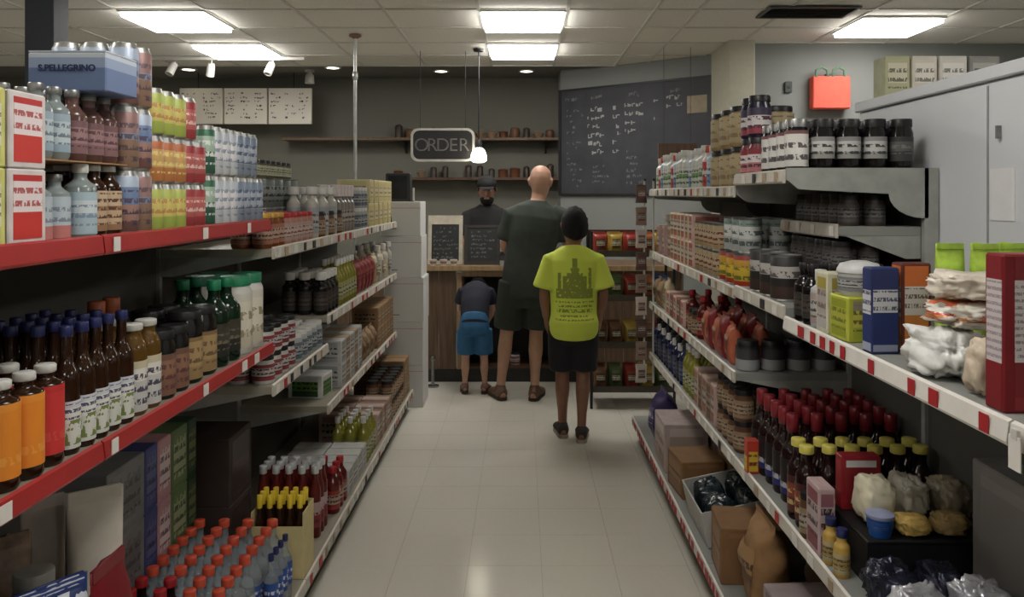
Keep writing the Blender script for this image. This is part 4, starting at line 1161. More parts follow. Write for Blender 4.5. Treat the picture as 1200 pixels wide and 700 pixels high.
# second layer of jars at the aisle end
G["navyjar"] = jar(0.042, 0.150, M("navy_jar", (36, 34, 52), 0.2), PM("q_nj", [(0, (150, 60, 74)), (0.3, (206, 200, 200)), (0.7, (60, 50, 70))], (80, 40, 50), (0.2, 0.8), 3), m_blackcap, 0.02, (0.08, 0.7))
G["redwhitejar"] = jar(0.042, 0.135, M("red_jar", (120, 54, 60), 0.25), PM("q_rwj", [(0, (186, 120, 124)), (0.4, (214, 206, 204)), (0.75, (140, 50, 60))], (90, 40, 50), (0.2, 0.8), 3), m_blackcap, 0.02, (0.08, 0.7))
fill(1, ZT, RF - 0.008, 2.875, 2, K("jam_jar", "redwhitejar", "red and white labelled jar", "jar"), "lower layer, top shelf", gap=0.004, group="red and white jars")
fill(1, ZT + 0.1358, RF - 0.008, 2.875, 2, K("jam_jar", "navyjar", "dark navy jar with white label", "jar"), "upper layer, top shelf", gap=0.004, group="navy jars")

ZM = 1.45
G["dimjar"] = jar(0.032, 0.10, M("dim_contents", (70, 60, 56), 0.3), pmq("q_dj", (96, 92, 92), (130, 126, 124)), m_blackcap)
fill(1, ZM, 0.98, 2.53, 6, K("small_jar", "dimjar", "small dim jar under the black jars", "jar"), "set-back shelf", rows=2, tiers=1, gap=0.012, rowgap=0.02, group="dim jars")
fill(1, 1.20, 0.96, 2.53, 6, K("small_jar", "dimjar", "small dim jar below set-back shelf", "jar"), "narrow bay", rows=2, tiers=2, gap=0.012, rowgap=0.02, group="dim jars lower")
G["darktin"] = tin(0.052, 0.15, PM("q_dt", [(0, (70, 52, 46)), (0.3, (40, 38, 38)), (0.5, (176, 172, 166)), (0.78, (44, 42, 42))], (90, 84, 80), (0.5, 0.78), 3))
fill(1, 1.20, RF, 2.62, 3, K("dark_tin", "darktin", "dark tin with white band", "tin"), "narrow bay", rows=1, tiers=1, gap=0.02, group="dark tins")
G["tanbox"] = carton(0.06, 0.055, 0.10, M("olive_board", (150, 146, 110), 0.6), None, pmq("q_tbx", (140, 140, 100), (176, 172, 130)))
one(1, 1.20, 1.20, 2.525, "small_box", G["tanbox"], "small olive box beside the dim jars, narrow bay", "box")

# ------------------------------------------------------------------ tall far bays
ZH = 1.575
G["tanjar"] = jar(0.060, 0.158, M("tan_grain", (150, 126, 92), 0.35, var=0.25, vscale=60), PM("q_tj", [(0, (164, 146, 110)), (0.5, (176, 160, 124))], (130, 110, 80), (0.1, 0.9), 3), m_blackcap, 0.018, (0.1, 0.82))
fill(1, ZH, RF - 0.012, 3.09, 3, K("tan_jar", "tanjar", "big tan jar, black lid", "jar"), "beside the chalkboard", rows=2, tiers=2, gap=0.035, group="big tan jars")
G["whitegreen"] = bottle(0.032, 0.20, M("white_bottle_plastic", (206, 208, 200), 0.4), PM("q_wg2", [(0, (200, 206, 190)), (0.4, (120, 160, 96)), (0.6, (212, 212, 206))], (90, 110, 80), (0.1, 0.9), 4), m_whitecap, 0.55, 0.68, (0.06, 0.62), 0.03)
G["redwhite"] = bottle(0.030, 0.19, M("pale_bottle_plastic", (196, 190, 186), 0.4), PM("q_rw3", [(0, (196, 70, 60)), (0.4, (210, 206, 200)), (0.7, (190, 60, 56))], (120, 60, 56), (0.1, 0.9), 4), M("red_orange_cap", (196, 76, 60), 0.4), 0.5, 0.66, (0.06, 0.62), 0.03)
G["bluewhite"] = bottle(0.032, 0.20, M("blue_white_plastic", (176, 190, 204), 0.4), PM("q_bw3", [(0, (120, 150, 186)), (0.5, (200, 206, 210))], (80, 100, 130), (0.1, 0.9), 4), m_whitecap, 0.55, 0.68, (0.06, 0.62), 0.03)


def tallmix(i, r, t):
    k = i % 5
    if k == 0:
        return ("white_bottle", G["bluewhite"], "pale blue bottle", "bottle")
    if k == 1:
        return ("white_bottle", G["redwhite"], "red and white bottle", "bottle")
    return ("white_bottle", G["whitegreen"], "white bottle, green label", "bottle")


fill(1, ZH, RF, 3.575, 18, tallmix, "top shelf beneath the chalkboard", rows=2, gap=0.014, skip=lambda i, r, t: i == 6, scj=0.05, group="bottles beneath the chalkboard")
WG = "second shelf near snacks"
G["yellowtin"] = tin(0.056, 0.130, PM("q_yt", [(0, (176, 60, 40)), (0.16, (214, 180, 60)), (0.6, (196, 150, 50)), (0.85, (150, 50, 40))], (110, 120, 50), (0.2, 0.8), 3))
G["whitetin"] = tin(0.044, 0.135, PM("q_wtin", [(0, (176, 180, 176)), (0.4, (206, 208, 204)), (0.8, (120, 140, 130))], (90, 100, 100), (0.1, 0.9), 3))
fill(1, 1.19, RF, 3.08, 3, K("coffee_tin", "yellowtin", "big yellow and red tin", "tin"), WG, rows=3, gap=0.006, group="yellow and red tins")
fill(1, 1.19 + 0.131, RF + 0.02, 3.09, 3, K("white_tin", "whitetin", "white-grey tin on yellow tins", "tin"), WG, rows=2, gap=0.028, rowgap=0.03, group="white-grey tins")
G["creamtin"] = tin(0.042, 0.115, pmq("q_ct", (196, 170, 130), (214, 196, 160), (120, 50, 40)))
G["pinkpack"] = carton(0.09, 0.15, 0.13, M("pink_pack_board", (206, 176, 164), 0.55), pmq("q_pp", (190, 90, 84), (220, 206, 196)), pmq("q_pp2", (200, 120, 110), (216, 200, 190)))
G["creampack"] = carton(0.09, 0.15, 0.13, M("cream_pack_board", (206, 190, 160), 0.55), pmq("q_cpk", (170, 130, 80), (216, 206, 180)), pmq("q_cpk2", (190, 160, 120), (212, 200, 176)))
G["brownpack"] = carton(0.09, 0.15, 0.13, M("brown_pack_board", (140, 100, 80), 0.55), pmq("q_bpk", (110, 70, 56), (206, 190, 176)), pmq("q_bpk2", (120, 84, 66), (180, 150, 130)))
fill(1, 1.19, RF, 3.44, 5, K("cream_tin", "creamtin", "cream and red tin", "tin"), WG, rows=2, tiers=2, gap=0.006, group="cream and red tins")
fill(1, 1.19, RF, 3.90, 6, MIX(("pink_box", "pinkpack", "pink and white packet", "box"), ("cream_box", "creampack", "cream packet", "box"), ("brown_box", "brownpack", "brown and white packet", "box")), WG, rows=1, tiers=2, gap=0.006, rjit=0.05, group="packets near the snacks")
fill(1, 1.19, RF, 4.50, 6, MIX(("pink_box", "pinkbox", "pale pink board box", "box"), ("white_bottle", "whitebot", "white bottle", "bottle"), ("tan_box", "tantallbox", "tan board box", "box")), WG, rows=1, gap=0.012, rjit=0.05, group="mixed goods near the snacks")

WHs = "third shelf near snacks"
G["silverjar"] = jar(0.045, 0.115, M("silver_base", (140, 142, 142), 0.35), PM("q_sj", [(0, (150, 152, 152)), (0.45, (60, 60, 62)), (0.9, (40, 40, 42))], None), m_blackcap, 0.03, (0.04, 0.8))
for c in range(4):
    spawn("black_jar", G["silverjar"], (RF + 0.075 + c * 0.098, 3.13, 0.8708), 0.1 * c, "black and silver jar facing the camera, %s from aisle" % ORD[c], "jar", "black and silver jars")
G["orangepack"] = bag(0.10, 0.06, 0.16, M("dull_orange_foil", (176, 96, 70), 0.4, var=0.2), pmq("q_opk", (206, 176, 150), (150, 60, 50)), 15, 0.4)
fill(1, 0.87, RF, 3.21, 5, MIX(("snack_pouch", "orangepack", "dull orange pouch", "bag"), ("snack_pouch", "redbag", "red foil pouch", "bag"), ("cream_box", "creampack", "small cream packet", "box")), WHs, rows=2, gap=0.006, rowgap=0.05, group="mixed pouches near snacks")
fill(1, 0.87, RF, 3.76, 4, MIX(("red_bottle", "redbot", "red bottle, red cap", "bottle"), ("brown_jar", "brownjar", "squat brown jar", "jar")), WHs, rows=3, wide=0.083, gap=0.002, rowgap=0.016, group="bottles and jars near snacks")
fill(1, 0.87, RF, 4.12, 5, MIX(("pink_box", "pinkpack", "pink packet", "box"), ("brown_box", "brownpack", "brown packet", "box"), ("cream_tin", "creamtin", "cream tin", "tin")), WHs, rows=1, tiers=1, gap=0.008, rjit=0.05, group="packets lower")
fill(1, 0.87, RF, 4.64, 3, MIX(("cream_pouch", "creambag", "cream pouch", "bag"), ("tan_pouch", "tanpack", "tan pouch", "bag")), WHs, rows=1, wide=0.135, gap=0.010, rjit=0.03, group="pouches near snacks")

WI = "low shelf near snacks"
ZL = 0.55
G["bluebot"] = bottle(0.036, 0.23, M("dark_blue_bottle", (34, 40, 74), 0.2), pmq("q_bb3", (70, 84, 130), (110, 120, 150)), m_blackcap, 0.5, 0.62, (0.1, 0.55), 0.025)
fill(1, ZL, RF, 3.10, 4, K("brown_jar", "brownjar", "brown jar", "jar"), WI, rows=3, tiers=2, gap=0.006, group="brown jars near snacks")
fill(1, ZL, RF, 3.46, 5, MIX(("pale_packet", "pinkbox", "pale pink packet", "box"), ("tan_box", "tantallbox", "tan packet", "box"), ("dark_bottle", "darkbot", "dark bottle, white cap", "bottle")), WI, rows=2, gap=0.006, rjit=0.05, group="pale packets near snacks")
fill(1, ZL, RF, 3.90, 4, K("oil_bottle", "greenbot", "yellow oil bottle", "bottle"), WI, rows=2, gap=0.008, group="oil bottles near snacks")
fill(1, ZL, RF, 4.20, 11, MIX(("blue_bottle", "bluebot", "dark blue bottle", "bottle"), ("dark_bottle", "darkbot", "dark bottle", "bottle"), ("grey_bottle", "greybot", "grey bottle", "bottle")), WI, rows=2, gap=0.008, group="dark blue bottles")

# ------------------------------------------------------------------ long low shelf before the cabinet
WJ = "long low shelf"
G["colared"] = bottle(0.038, 0.285, m_cola, PM("q_cr", [(0, (40, 44, 110)), (0.3, (30, 24, 26)), (0.6, (28, 22, 24))], (180, 180, 190), (0.0, 0.4), 3), M("red_neck_cap", (126, 34, 42), 0.3), 0.42, 0.55, (0.1, 0.5), 0.055, 0.020)
for c in range(5):
    for r_ in range(5):
        one(1, ZL, RF + 0.082 + c * 0.080, 2.63 + r_ * 0.083, "cola_bottle", G["colared"], "cola bottle with long red neck seal, %s from aisle, %s row deep" % (ORD[c], ORD[r_]), "bottle", group="red-necked cola bottles")
G["yellowcola"] = bottle(0.033, 0.245, m_cola, PM("q_yc", [(0, (90, 36, 30)), (0.4, (130, 60, 44)), (0.8, (70, 30, 26))], (200, 176, 120), (0.2, 0.8), 3), M("pale_yellow_cap", (206, 194, 92), 0.4), 0.5, 0.62, (0.1, 0.55), 0.022, 0.022)
for c in range(6):
    for r_ in range(2):
        one(1, ZL, RF + 0.055 + c * 0.0685, 2.425 + r_ * 0.071, "sauce_bottle", G["yellowcola"], "dark bottle with yellow cap, %s from aisle, %s" % (ORD[c], ROWS[2][r_]), "bottle", group="yellow-capped dark bottles")
# assorted front items
G["redyellow"] = carton(0.05, 0.05, 0.14, M("red_yellow_board", (176, 60, 44), 0.5), PM("q_ry", [(0, (206, 176, 54)), (0.6, (190, 60, 46))], (150, 50, 40), (0.3, 0.8), 3), PM("q_ry2", [(0, (206, 176, 54)), (0.7, (190, 60, 46))], (120, 50, 40), (0.2, 0.6), 3))
one(1, ZL, RF + 0.025, 2.90, "spice_box", G["redyellow"], "small red and yellow spice box beside the cola bottles", "box", sc=0.85)
one(1, ZL, RF + 0.036, 2.355, "spice_jar", jar(0.026, 0.13, M("brown_contents", (96, 66, 46)), pmq("q_spj", (170, 150, 120), (200, 190, 170)), m_blackcap), "small brown-labelled jar before the yellow-capped bottles", "jar")
G["mauvebox"] = carton(0.10, 0.045, 0.19, M("mauve_board", (186, 160, 160), 0.55), pmq("q_mv", (150, 70, 84), (206, 190, 190)), pmq("q_mv2", (170, 110, 120), (206, 194, 192)))
one(1, ZL, RF + 0.038, 2.265, "tea_box", G["mauvebox"], "pinkish white tea box standing by the black crate", "box")
# upturned black crate carrying bags
t = thing("black_crate", "low black crate carrying bags on the low shelf", "crate", (1.052, 2.175, ZL + 0.0008))
m_crate = M("black_crate_plastic", (26, 25, 26), 0.5)
part("deck", m_crate, t, -0.175, 0.175, -0.125, 0.125, 0.108, 0.118, 0.003)
part("front_wall", m_crate, t, -0.175, 0.175, -0.125, -0.118, 0, 0.108)
part("back_wall", m_crate, t, -0.175, 0.175, 0.118, 0.125, 0, 0.108)
part("side_wall", m_crate, t, -0.175, -0.168, -0.118, 0.118, 0, 0.108)
part("side_wall", m_crate, t, 0.168, 0.175, -0.118, 0.118, 0, 0.108)
ZC = ZL + 0.119
G["crimson"] = carton(0.045, 0.11, 0.15, M("crimson_board", (140, 30, 38), 0.45), PM("q_cm", [(0, (140, 30, 38)), (0.8, (150, 34, 42))], (190, 90, 90), (0.3, 0.5), 3), PM("q_cm2", [(0, (130, 28, 36)), (0.85, (200, 196, 196))], None))
one(1, ZC, 0.945, 2.27, "food_box", G["crimson"], "crimson box with pale top standing on the black crate", "box")
G["mustard"] = bottle(0.021, 0.125, M("mustard_body", (196, 160, 80), 0.3), pmq("q_ms", (206, 190, 150), (190, 160, 90)), m_bluecap, 0.6, 0.62, (0.1, 0.5), 0.02)
one(1, ZL, RF + 0.036, 2.185, "mustard_bottle", G["mustard"], "little mustard bottle with blue cap beside the tea box", "bottle")
one(1, ZL, RF + 0.036, 2.11, "mustard_bottle", G["mustard"], "little mustard bottle nearer the camera than its twin", "bottle")
m_bagclear = M("clear_bag_film", (206, 200, 184), 0.2, var=0.15, vscale=25, bump=0.4)
one(1, ZC, 0.945, 2.17, "roll_bag", lump(0.12, 0.10, 0.125, M("cream_roll_bag", (214, 206, 180), 0.3, var=0.1, bump=0.3), 41, 0.25), "cream plastic bag of rolls on the black crate", "bag")
one(1, ZC, 1.05, 2.20, "roll_bag", lump(0.12, 0.095, 0.115, m_bagclear, 42, 0.4), "crinkled clear bag in the middle of the black crate", "bag")
one(1, ZC, 1.163, 2.20, "roll_bag", lump(0.13, 0.105, 0.11, M("dull_roll_bag", (150, 138, 116), 0.35, var=0.25, bump=0.3), 43, 0.35), "dull brown bag of rolls against the back panel", "bag")
G["bluetub"] = dict(w=0.09, d=0.09, h=0.07, parts=[
    ("tub_body", lathe_mesh("tub_body", [(0, 0), (0.026, 0), (0.034, 0.050), (0, 0.050)], 18), M("blue_tub", (36, 84, 160), 0.35), []),
    ("lid", lathe_mesh("lid", [(0.034, 0.047), (0.036, 0.049), (0.036, 0.056), (0.02, 0.062), (0, 0.062)], 18), M("lavender_lid", (150, 156, 186), 0.35), []),
    ("label", lathe_mesh("label", [(0.0300, 0.018), (0.0310, 0.018), (0.0335, 0.038), (0.0322, 0.038)], 18), pmq("q_btb", (40, 90, 170), (60, 110, 190)), [])])
one(1, ZC, 0.925, 2.085, "blue_tub", G["bluetub"], "small blue tub with lavender lid on the black crate", "tub")
one(1, ZC, 1.01, 2.095, "pasta_bag", lump(0.08, 0.09, 0.05, M("yellow_pasta_bag", (214, 180, 104), 0.3, var=0.3, vscale=50, bump=0.4), 44, 0.3), "yellow pasta bag beside the blue tub", "bag")
one(1, ZC, 1.11, 2.095, "pasta_bag", lump(0.08, 0.09, 0.055, M("beige_pasta_bag", (176, 150, 100), 0.3, var=0.3, vscale=50, bump=0.4), 45, 0.3), "beige pasta bag next to the yellow one", "bag")
# foil bags nearest the camera on the low shelf
m_foil = M("silver_foil", (214, 214, 220), 0.25, 0.55, var=0.35, vscale=14, bump=0.4)
m_dkfoil = M("dark_foil", (52, 54, 70), 0.25, 0.5, var=0.5, vscale=16, bump=0.4)
m_navyfoil = M("navy_foil", (32, 44, 92), 0.25, 0.4, var=0.4, vscale=14, bump=0.4)
for k, (dx, yy, w_, d_, h_, m_, nm) in enumerate(((0.10, 1.965, 0.13, 0.12, 0.10, m_dkfoil, "dark foil bag beside the rail, before the black crate"), (0.215, 1.965, 0.13, 0.10, 0.10, m_dkfoil, "dark crinkled foil bag before the black crate"),
                                            (0.10, 1.815, 0.13, 0.13, 0.11, m_foil, "silver foil bag, bright and crinkled, by the rail"), (0.235, 1.815, 0.13, 0.12, 0.13, m_foil, "silver foil bag beside the tall grey carton"), (0.10, 1.665, 0.13, 0.13, 0.10, m_dkfoil, "dark foil bag closest to camera by the rail"), (0.235, 1.665, 0.13, 0.12, 0.10, m_navyfoil, "navy foil bag at the bottom edge of view"))):
    one(1, ZL, RF + dx, yy, "foil_bag", lump(w_, d_, h_, m_, 50 + k, 0.4), nm, "bag", group="foil bags")
G["greycase"] = carton(0.32, 0.095, 0.34, M("grey_case_board", (128, 124, 121), 0.6), PM("q_gc", [(0, (126, 122, 119)), (0.9, (140, 136, 132))], None), PM("q_gc2", [(0, (122, 118, 116)), (0.92, (138, 134, 130))], None))
one(1, ZL, 1.175, 1.86, "grey_carton", G["greycase"], "tall grey carton standing at the back of the low shelf", "carton")

# ------------------------------------------------------------------ floor deck of the cabinet side
WK = "floor deck"
one(1, ZB, RBASE + 0.11, 4.55, "soft_pack", bag(0.20, 0.15, 0.30, M("purple_pack", (60, 52, 92), 0.35, var=0.2), PM("p_purple", [(0, (70, 60, 110)), (0.5, (110, 100, 140))], (190, 186, 206), (0.3, 0.8), 3), 61, 0.4), "purple soft pack on the deck by the snack strips", "pack")
G["palecase"] = carton(0.30, 0.22, 0.24, M("pale_pink_case", (176, 160, 156), 0.6), PM("q_pc", [(0, (150, 136, 120)), (0.2, (176, 158, 150)), (0.8, (196, 184, 180))], (120, 104, 96), (0.2, 0.7), 3), PM("q_pc2", [(0, (160, 144, 134)), (0.8, (190, 178, 172))], None))
one(1, ZB, RBASE + 0.135, 4.20, "pale_case", G["palecase"], "pale pinkish case on the deck beside the purple pack", "carton")
one(1, ZB, RBASE + 0.38, 4.20, "pale_case", G["palecase"], "pale pinkish case at the rear of the deck", "carton")
G["kraft"] = carton(0.24, 0.20, 0.17, M("kraft_carton", (132, 98, 64), 0.75, var=0.1), PM("q_kr", [(0, (130, 96, 62)), (0.3, (146, 108, 70)), (0.9, (120, 88, 58))], (70, 50, 36), (0.3, 0.6), 3), PM("q_kr2", [(0, (128, 94, 62)), (0.9, (140, 104, 70))], None))
one(1, ZB, RBASE + 0.13, 3.82, "kraft_box", G["kraft"], "brown kraft box on the deck before the pale case", "box", turn=0.1)
one(1, ZB, RBASE + 0.36, 3.80, "kraft_box", G["kraft"], "brown kraft box at the rear of the deck", "box")
# tilted white-edged tray of dark packs
t = thing("display_tray", "white-edged tray of dark packs leaning on the deck", "tray", (RBASE + 0.20, 3.37, ZB + 0.036))
t.rotation_euler = (0, math.radians(-12), 0)
m_te = M("white_tray_edge", (176, 174, 168), 0.5)
part("base", m_te, t, -0.16, 0.16, -0.19, 0.19, 0, 0.006)
for a in ((-0.16, -0.154, -0.19, 0.19), (0.154, 0.16, -0.19, 0.19), (-0.154, 0.154, -0.19, -0.184), (-0.154, 0.154, 0.184, 0.19)):
    part("tray_wall", m_te, t, a[0], a[1], a[2], a[3], 0.006, 0.14)
for k, (x_, y_) in enumerate(((-0.07, -0.09), (0.07, -0.09), (-0.07, 0.09), (0.07, 0.09))):
    o = spawn("dark_pack", lump(0.13, 0.17, 0.15, M("dark_teal_film", (36, 46, 52), 0.25, var=0.4, bump=0.3), 70 + k, 0.2), (RBASE + 0.20 + x_ * 0.978, 3.37 + y_, ZB + 0.044 + x_ * 0.208), 0, "dark film pack in the white-edged tray, %s %s corner" % (("near", "near", "far", "far")[k], ("aisle", "rear", "aisle", "rear")[k]), "pack", "dark packs in the tray", tilt=(0, math.radians(-12), 0))
one(1, ZB, RBASE + 0.15, 2.99, "kraft_box", carton(0.22, 0.24, 0.20, M("kraft_carton", (132, 98, 64)), PM("q_kr", [(0, (0, 0, 0))]), PM("q_kr2", [(0, (0, 0, 0))])), "larger brown kraft box on the deck before the tray", "box", turn=-0.08)
one(1, ZB, RBASE + 0.13, 2.72, "paper_sack", bag(0.21, 0.14, 0.32, M("tan_paper_sack", (150, 114, 76), 0.75, var=0.25, vscale=12, bump=0.4), PM("p_sack", [(0, (120, 84, 56)), (0.4, (166, 130, 88))], (84, 56, 40), (0.2, 0.8), 3), 75, 0.45), "tan paper sack standing on the deck, right by the price rail", "bag")
one(1, ZB, RBASE + 0.345, 2.70, "paper_sack", bag(0.21, 0.14, 0.32, M("dark_paper_sack", (96, 70, 50), 0.75, var=0.3, vscale=12, bump=0.4), None, 76, 0.45), "darker brown paper sack behind the tan sack", "bag")
for k in range(3):
    one(1, ZB, RBASE + 0.19, 2.44 - k * 0.21, "pale_case", carton(0.19, 0.24, 0.18, M("mauve_case", (150, 136, 136), 0.6), pmq("q_mc", (130, 104, 108), (170, 156, 154)), pmq("q_mc2", (140, 116, 118), (166, 152, 150))), "mauve carton on the deck, %s toward camera from the sacks" % ORD[k], "carton", turn=0.05, group="mauve cartons")

# ------------------------------------------------------------------ the back of the shop: counter, wall shelves, boards
m_wd = wood("counter_wood", (80, 61, 45), (114, 89, 66))
m_wdl = wood("counter_edge_wood", (140, 114, 82), (172, 144, 106))
m_wdd = wood("shelf_wood", (66, 46, 34), (96, 70, 50))
CY = 6.62
t = thing("order_counter", "brown wooden order counter with open display niche", "counter", (0, CY, 0))
part("worktop", m_wd, t, -2.0, 1.3, -0.03, 0.62, 0.93, 0.965, 0.003)
part("edge_trim", m_wdl, t, -2.0, 1.3, -0.045, -0.031, 0.925, 0.968, 0.002)
for k in range(10):
    x0 = -2.0 + k * 0.146
    part("plank", m_wd, t, x0, x0 + 0.143, 0.0, 0.02, 0.115, 0.93, 0.002)
part("corner_post", m_wdl, t, -0.537, -0.495, -0.008, 0.03, 0.115, 0.90, 0.003)
part("niche_header", m_wdl, t, -0.495, 0.36, -0.006, 0.02, 0.875, 0.92)
part("niche_back", m_kick, t, -0.495, 0.36, 0.40, 0.415, 0.115, 0.93)
part("niche_side", m_wdd, t, -0.495, -0.48, 0.02, 0.40, 0.115, 0.93)
part("niche_side", m_wdd, t, 0.345, 0.36, 0.02, 0.40, 0.115, 0.93)
part("niche_floor", m_wdd, t, -0.48, 0.345, 0.02, 0.40, 0.115, 0.13)
part("niche_shelf", m_wdd, t, -0.48, 0.345, 0.03, 0.40, 0.53, 0.548)
for k in range(6):
    x0 = 0.365 + k * 0.156
    part("plank", m_wd, t, x0, x0 + 0.153, 0.0, 0.02, 0.115, 0.93, 0.002)
part("kick_plate", m_kick, t, -2.0, 1.3, 0.05, 0.06, 0.0, 0.112)
part("end_panel", m_wd, t, -2.02, -2.001, -0.02, 0.60, 0.0, 0.925)
part("end_panel", m_wd, t, 1.301, 1.32, -0.02, 0.60, 0.0, 0.925)
# goods in the niche
for k, (x_, z_, key, nm) in enumerate(((-0.40, 0.548, "whitetub", "white tub"), (-0.29, 0.548, "brownjar", "brown jar"), (0.02, 0.548, "greytub", "pale grey tub"), (-0.06, 0.13, "whitetub", "white tub low down"), (0.10, 0.13, "brownjar", "brown jar low down"), (0.12, 0.548, "brownjar", "brown jar beside the pale tub"))):
    spawn("niche_jar", G[key], (x_, CY + 0.12, z_ + 0.0008), 0.3 * k, "%s inside the counter niche, %s" % (nm, ("by the corner post", "second from corner post", "behind the man's leg", "on niche floor", "on niche floor", "on niche shelf")[k]), "jar", "jars in the counter niche")

# things on the counter
ZCt = 0.9658
t = thing("chalk_menu", "cream-framed chalk menu standing on the counter", "sign", (-0.645, CY + 0.12, ZCt))
t.rotation_euler = (math.radians(-8), 0, 0)
m_crf = M("cream_frame", (196, 188, 170), 0.5)
m_slate = M("slate_panel", (46, 48, 48), 0.6, var=0.2, vscale=8)
W_, H_ = 0.29, 0.41
part("frame_side", m_crf, t, -W_ / 2, -W_ / 2 + 0.03, -0.012, 0.012, 0, H_)
part("frame_side", m_crf, t, W_ / 2 - 0.03, W_ / 2, -0.012, 0.012, 0, H_)
part("frame_top", m_crf, t, -W_ / 2 + 0.03, W_ / 2 - 0.03, -0.012, 0.012, H_ - 0.075, H_)
part("frame_bottom", m_crf, t, -W_ / 2 + 0.03, W_ / 2 - 0.03, -0.012, 0.012, 0, 0.03)
part("panel", m_slate, t, -W_ / 2 + 0.03, W_ / 2 - 0.03, -0.006, 0.006, 0.03, H_ - 0.075)


def scribble(name, x0, x1, z0, z1, rowh, mat, parent, y, seed=1, fill_=0.7, loc=None):
    """rows of illegible chalk or print strokes, one flat part"""
    rnd = random.Random(seed)
    bm = bmesh.new()
    z = z1
    while z > z0:
        x = x0 + rnd.uniform(0, 0.01)
        xe = x0 + (x1 - x0) * rnd.uniform(0.55, 1.0)
        while x < xe:
            w = rnd.uniform(0.35, 0.8) * rowh
            if rnd.random() < fill_:
                zz = z + rnd.uniform(-0.1, 0.1) * rowh
                hh = rowh * rnd.uniform(0.3, 0.5)
                bx(bm, x, x + w * 0.25, y - 0.0006, y, zz - hh, zz)
                bx(bm, x + w * 0.25, x + w * 0.8, y - 0.0006, y, zz - hh * rnd.choice((0.2, 0.6, 1.0)), zz - hh * rnd.choice((0.2, 0.6, 1.0)) + rowh * 0.12)
            x += w
        z -= rowh
    o = obj(name, finish(bm, name), mat, parent)
    o["kind"] = "stuff"
    return o


m_chalk = M("chalk", (150, 150, 146), 0.9)
m_chalkd = M("faint_chalk", (104, 106, 106), 0.9)
scribble("chalk_writing", -0.10, 0.10, 0.06, 0.31, 0.035, m_chalkd, t, -0.0062, 5)
t = thing("chalk_menu", "dark framed chalk menu standing beside the cream-framed one", "sign", (-0.335, CY + 0.10, ZCt))
t.rotation_euler = (math.radians(-8), 0, 0)
W_, H_ = 0.30, 0.33
m_dkf = M("dark_frame", (58, 52, 48), 0.5)
part("frame_side", m_dkf, t, -W_ / 2, -W_ / 2 + 0.025, -0.012, 0.012, 0, H_)
part("frame_side", m_dkf, t, W_ / 2 - 0.025, W_ / 2, -0.012, 0.012, 0, H_)
part("frame_top", m_dkf, t, -W_ / 2 + 0.025, W_ / 2 - 0.025, -0.012, 0.012, H_ - 0.025, H_)
part("frame_bottom", m_dkf, t, -W_ / 2 + 0.025, W_ / 2 - 0.025, -0.012, 0.012, 0, 0.025)
part("panel", m_slate, t, -W_ / 2 + 0.025, W_ / 2 - 0.025, -0.006, 0.006, 0.025, H_ - 0.025)
scribble("chalk_writing", -0.10, 0.10, 0.06, 0.28, 0.035, m_chalkd, t, -0.0062, 6)
t = thing("paper_roll_holder", "cream upright napkin holder beside the dark chalk menu", "holder", (-0.135, CY + 0.13, ZCt))
part("body", m_crf, t, -0.05, 0.05, -0.05, 0.05, 0, 0.30, 0.006)
part("napkin_slot", m_kick, t, -0.035, 0.035, -0.0515, -0.0502, 0.04, 0.12)
for k in range(3):
    t = thing("paper_cup", "small white paper cup before the cream-framed menu, %s from the cartons" % ORD[k], "cup", (-0.735 + k * 0.085, CY + 0.03, ZCt), group="white cups on the counter")
    obj("cup_body", lathe_mesh("cup_body", [(0, 0.002), (0.022, 0), (0.030, 0.045), (0.031, 0.048), (0.028, 0.047), (0.020, 0.004), (0, 0.004)], 14), M("cup_white", (206, 200, 190), 0.5), t)
    obj("cup_band", lathe_mesh("cup_band", [(0.0245, 0.014), (0.0253, 0.014), (0.0283, 0.034), (0.0275, 0.034)], 14), M("cup_band", (150, 120, 110), 0.5), t)
spawn("dark_jar", G["silverjar"], (-0.14, CY - 0.0 + 0.005 - 0.005, ZCt), 0.2, "dark jar on the counter before the napkin holder", "jar")

# short chrome post at the foot of the counter
t = thing("floor_post", "short chrome post standing before the counter", "post", (-0.72, 6.50, 0))
obj("post", lathe_mesh("post", [(0, 0.004), (0.05, 0), (0.05, 0.012), (0.014, 0.02), (0.014, 0.21), (0, 0.21)], 14), M("chrome", (150, 150, 150), 0.2, 0.9), t)
obj("knob", lathe_mesh("knob", [(0, 0.205), (0.018, 0.21), (0.026, 0.23), (0.018, 0.25), (0, 0.255)], 14), M("chrome", (150, 150, 150)), t)

# wall shelves with jars and boxes
rnd = random.Random(5)
pots = [("brown crock", lathe_mesh("pot_body", [(0, 0), (0.06, 0), (0.075, 0.05), (0.07, 0.12), (0.055, 0.14), (0, 0.14)], 16), M("brown_crock", (104, 72, 52), 0.4)),
        ("tan bowl", lathe_mesh("pot_body", [(0, 0), (0.04, 0), (0.085, 0.08), (0.08, 0.085), (0, 0.02)], 16), M("tan_bowl", (150, 122, 96), 0.5)),
        ("dark canister", lathe_mesh("pot_body", [(0, 0), (0.055, 0), (0.055, 0.15), (0.045, 0.16), (0.02, 0.175), (0, 0.175)], 16), M("dark_canister", (64, 52, 46), 0.4)),
        ("dull copper pot", lathe_mesh("pot_body", [(0, 0), (0.07, 0), (0.075, 0.10), (0.08, 0.105), (0.06, 0.12), (0, 0.125)], 16), M("dull_copper", (120, 78, 58), 0.4, 0.3))]
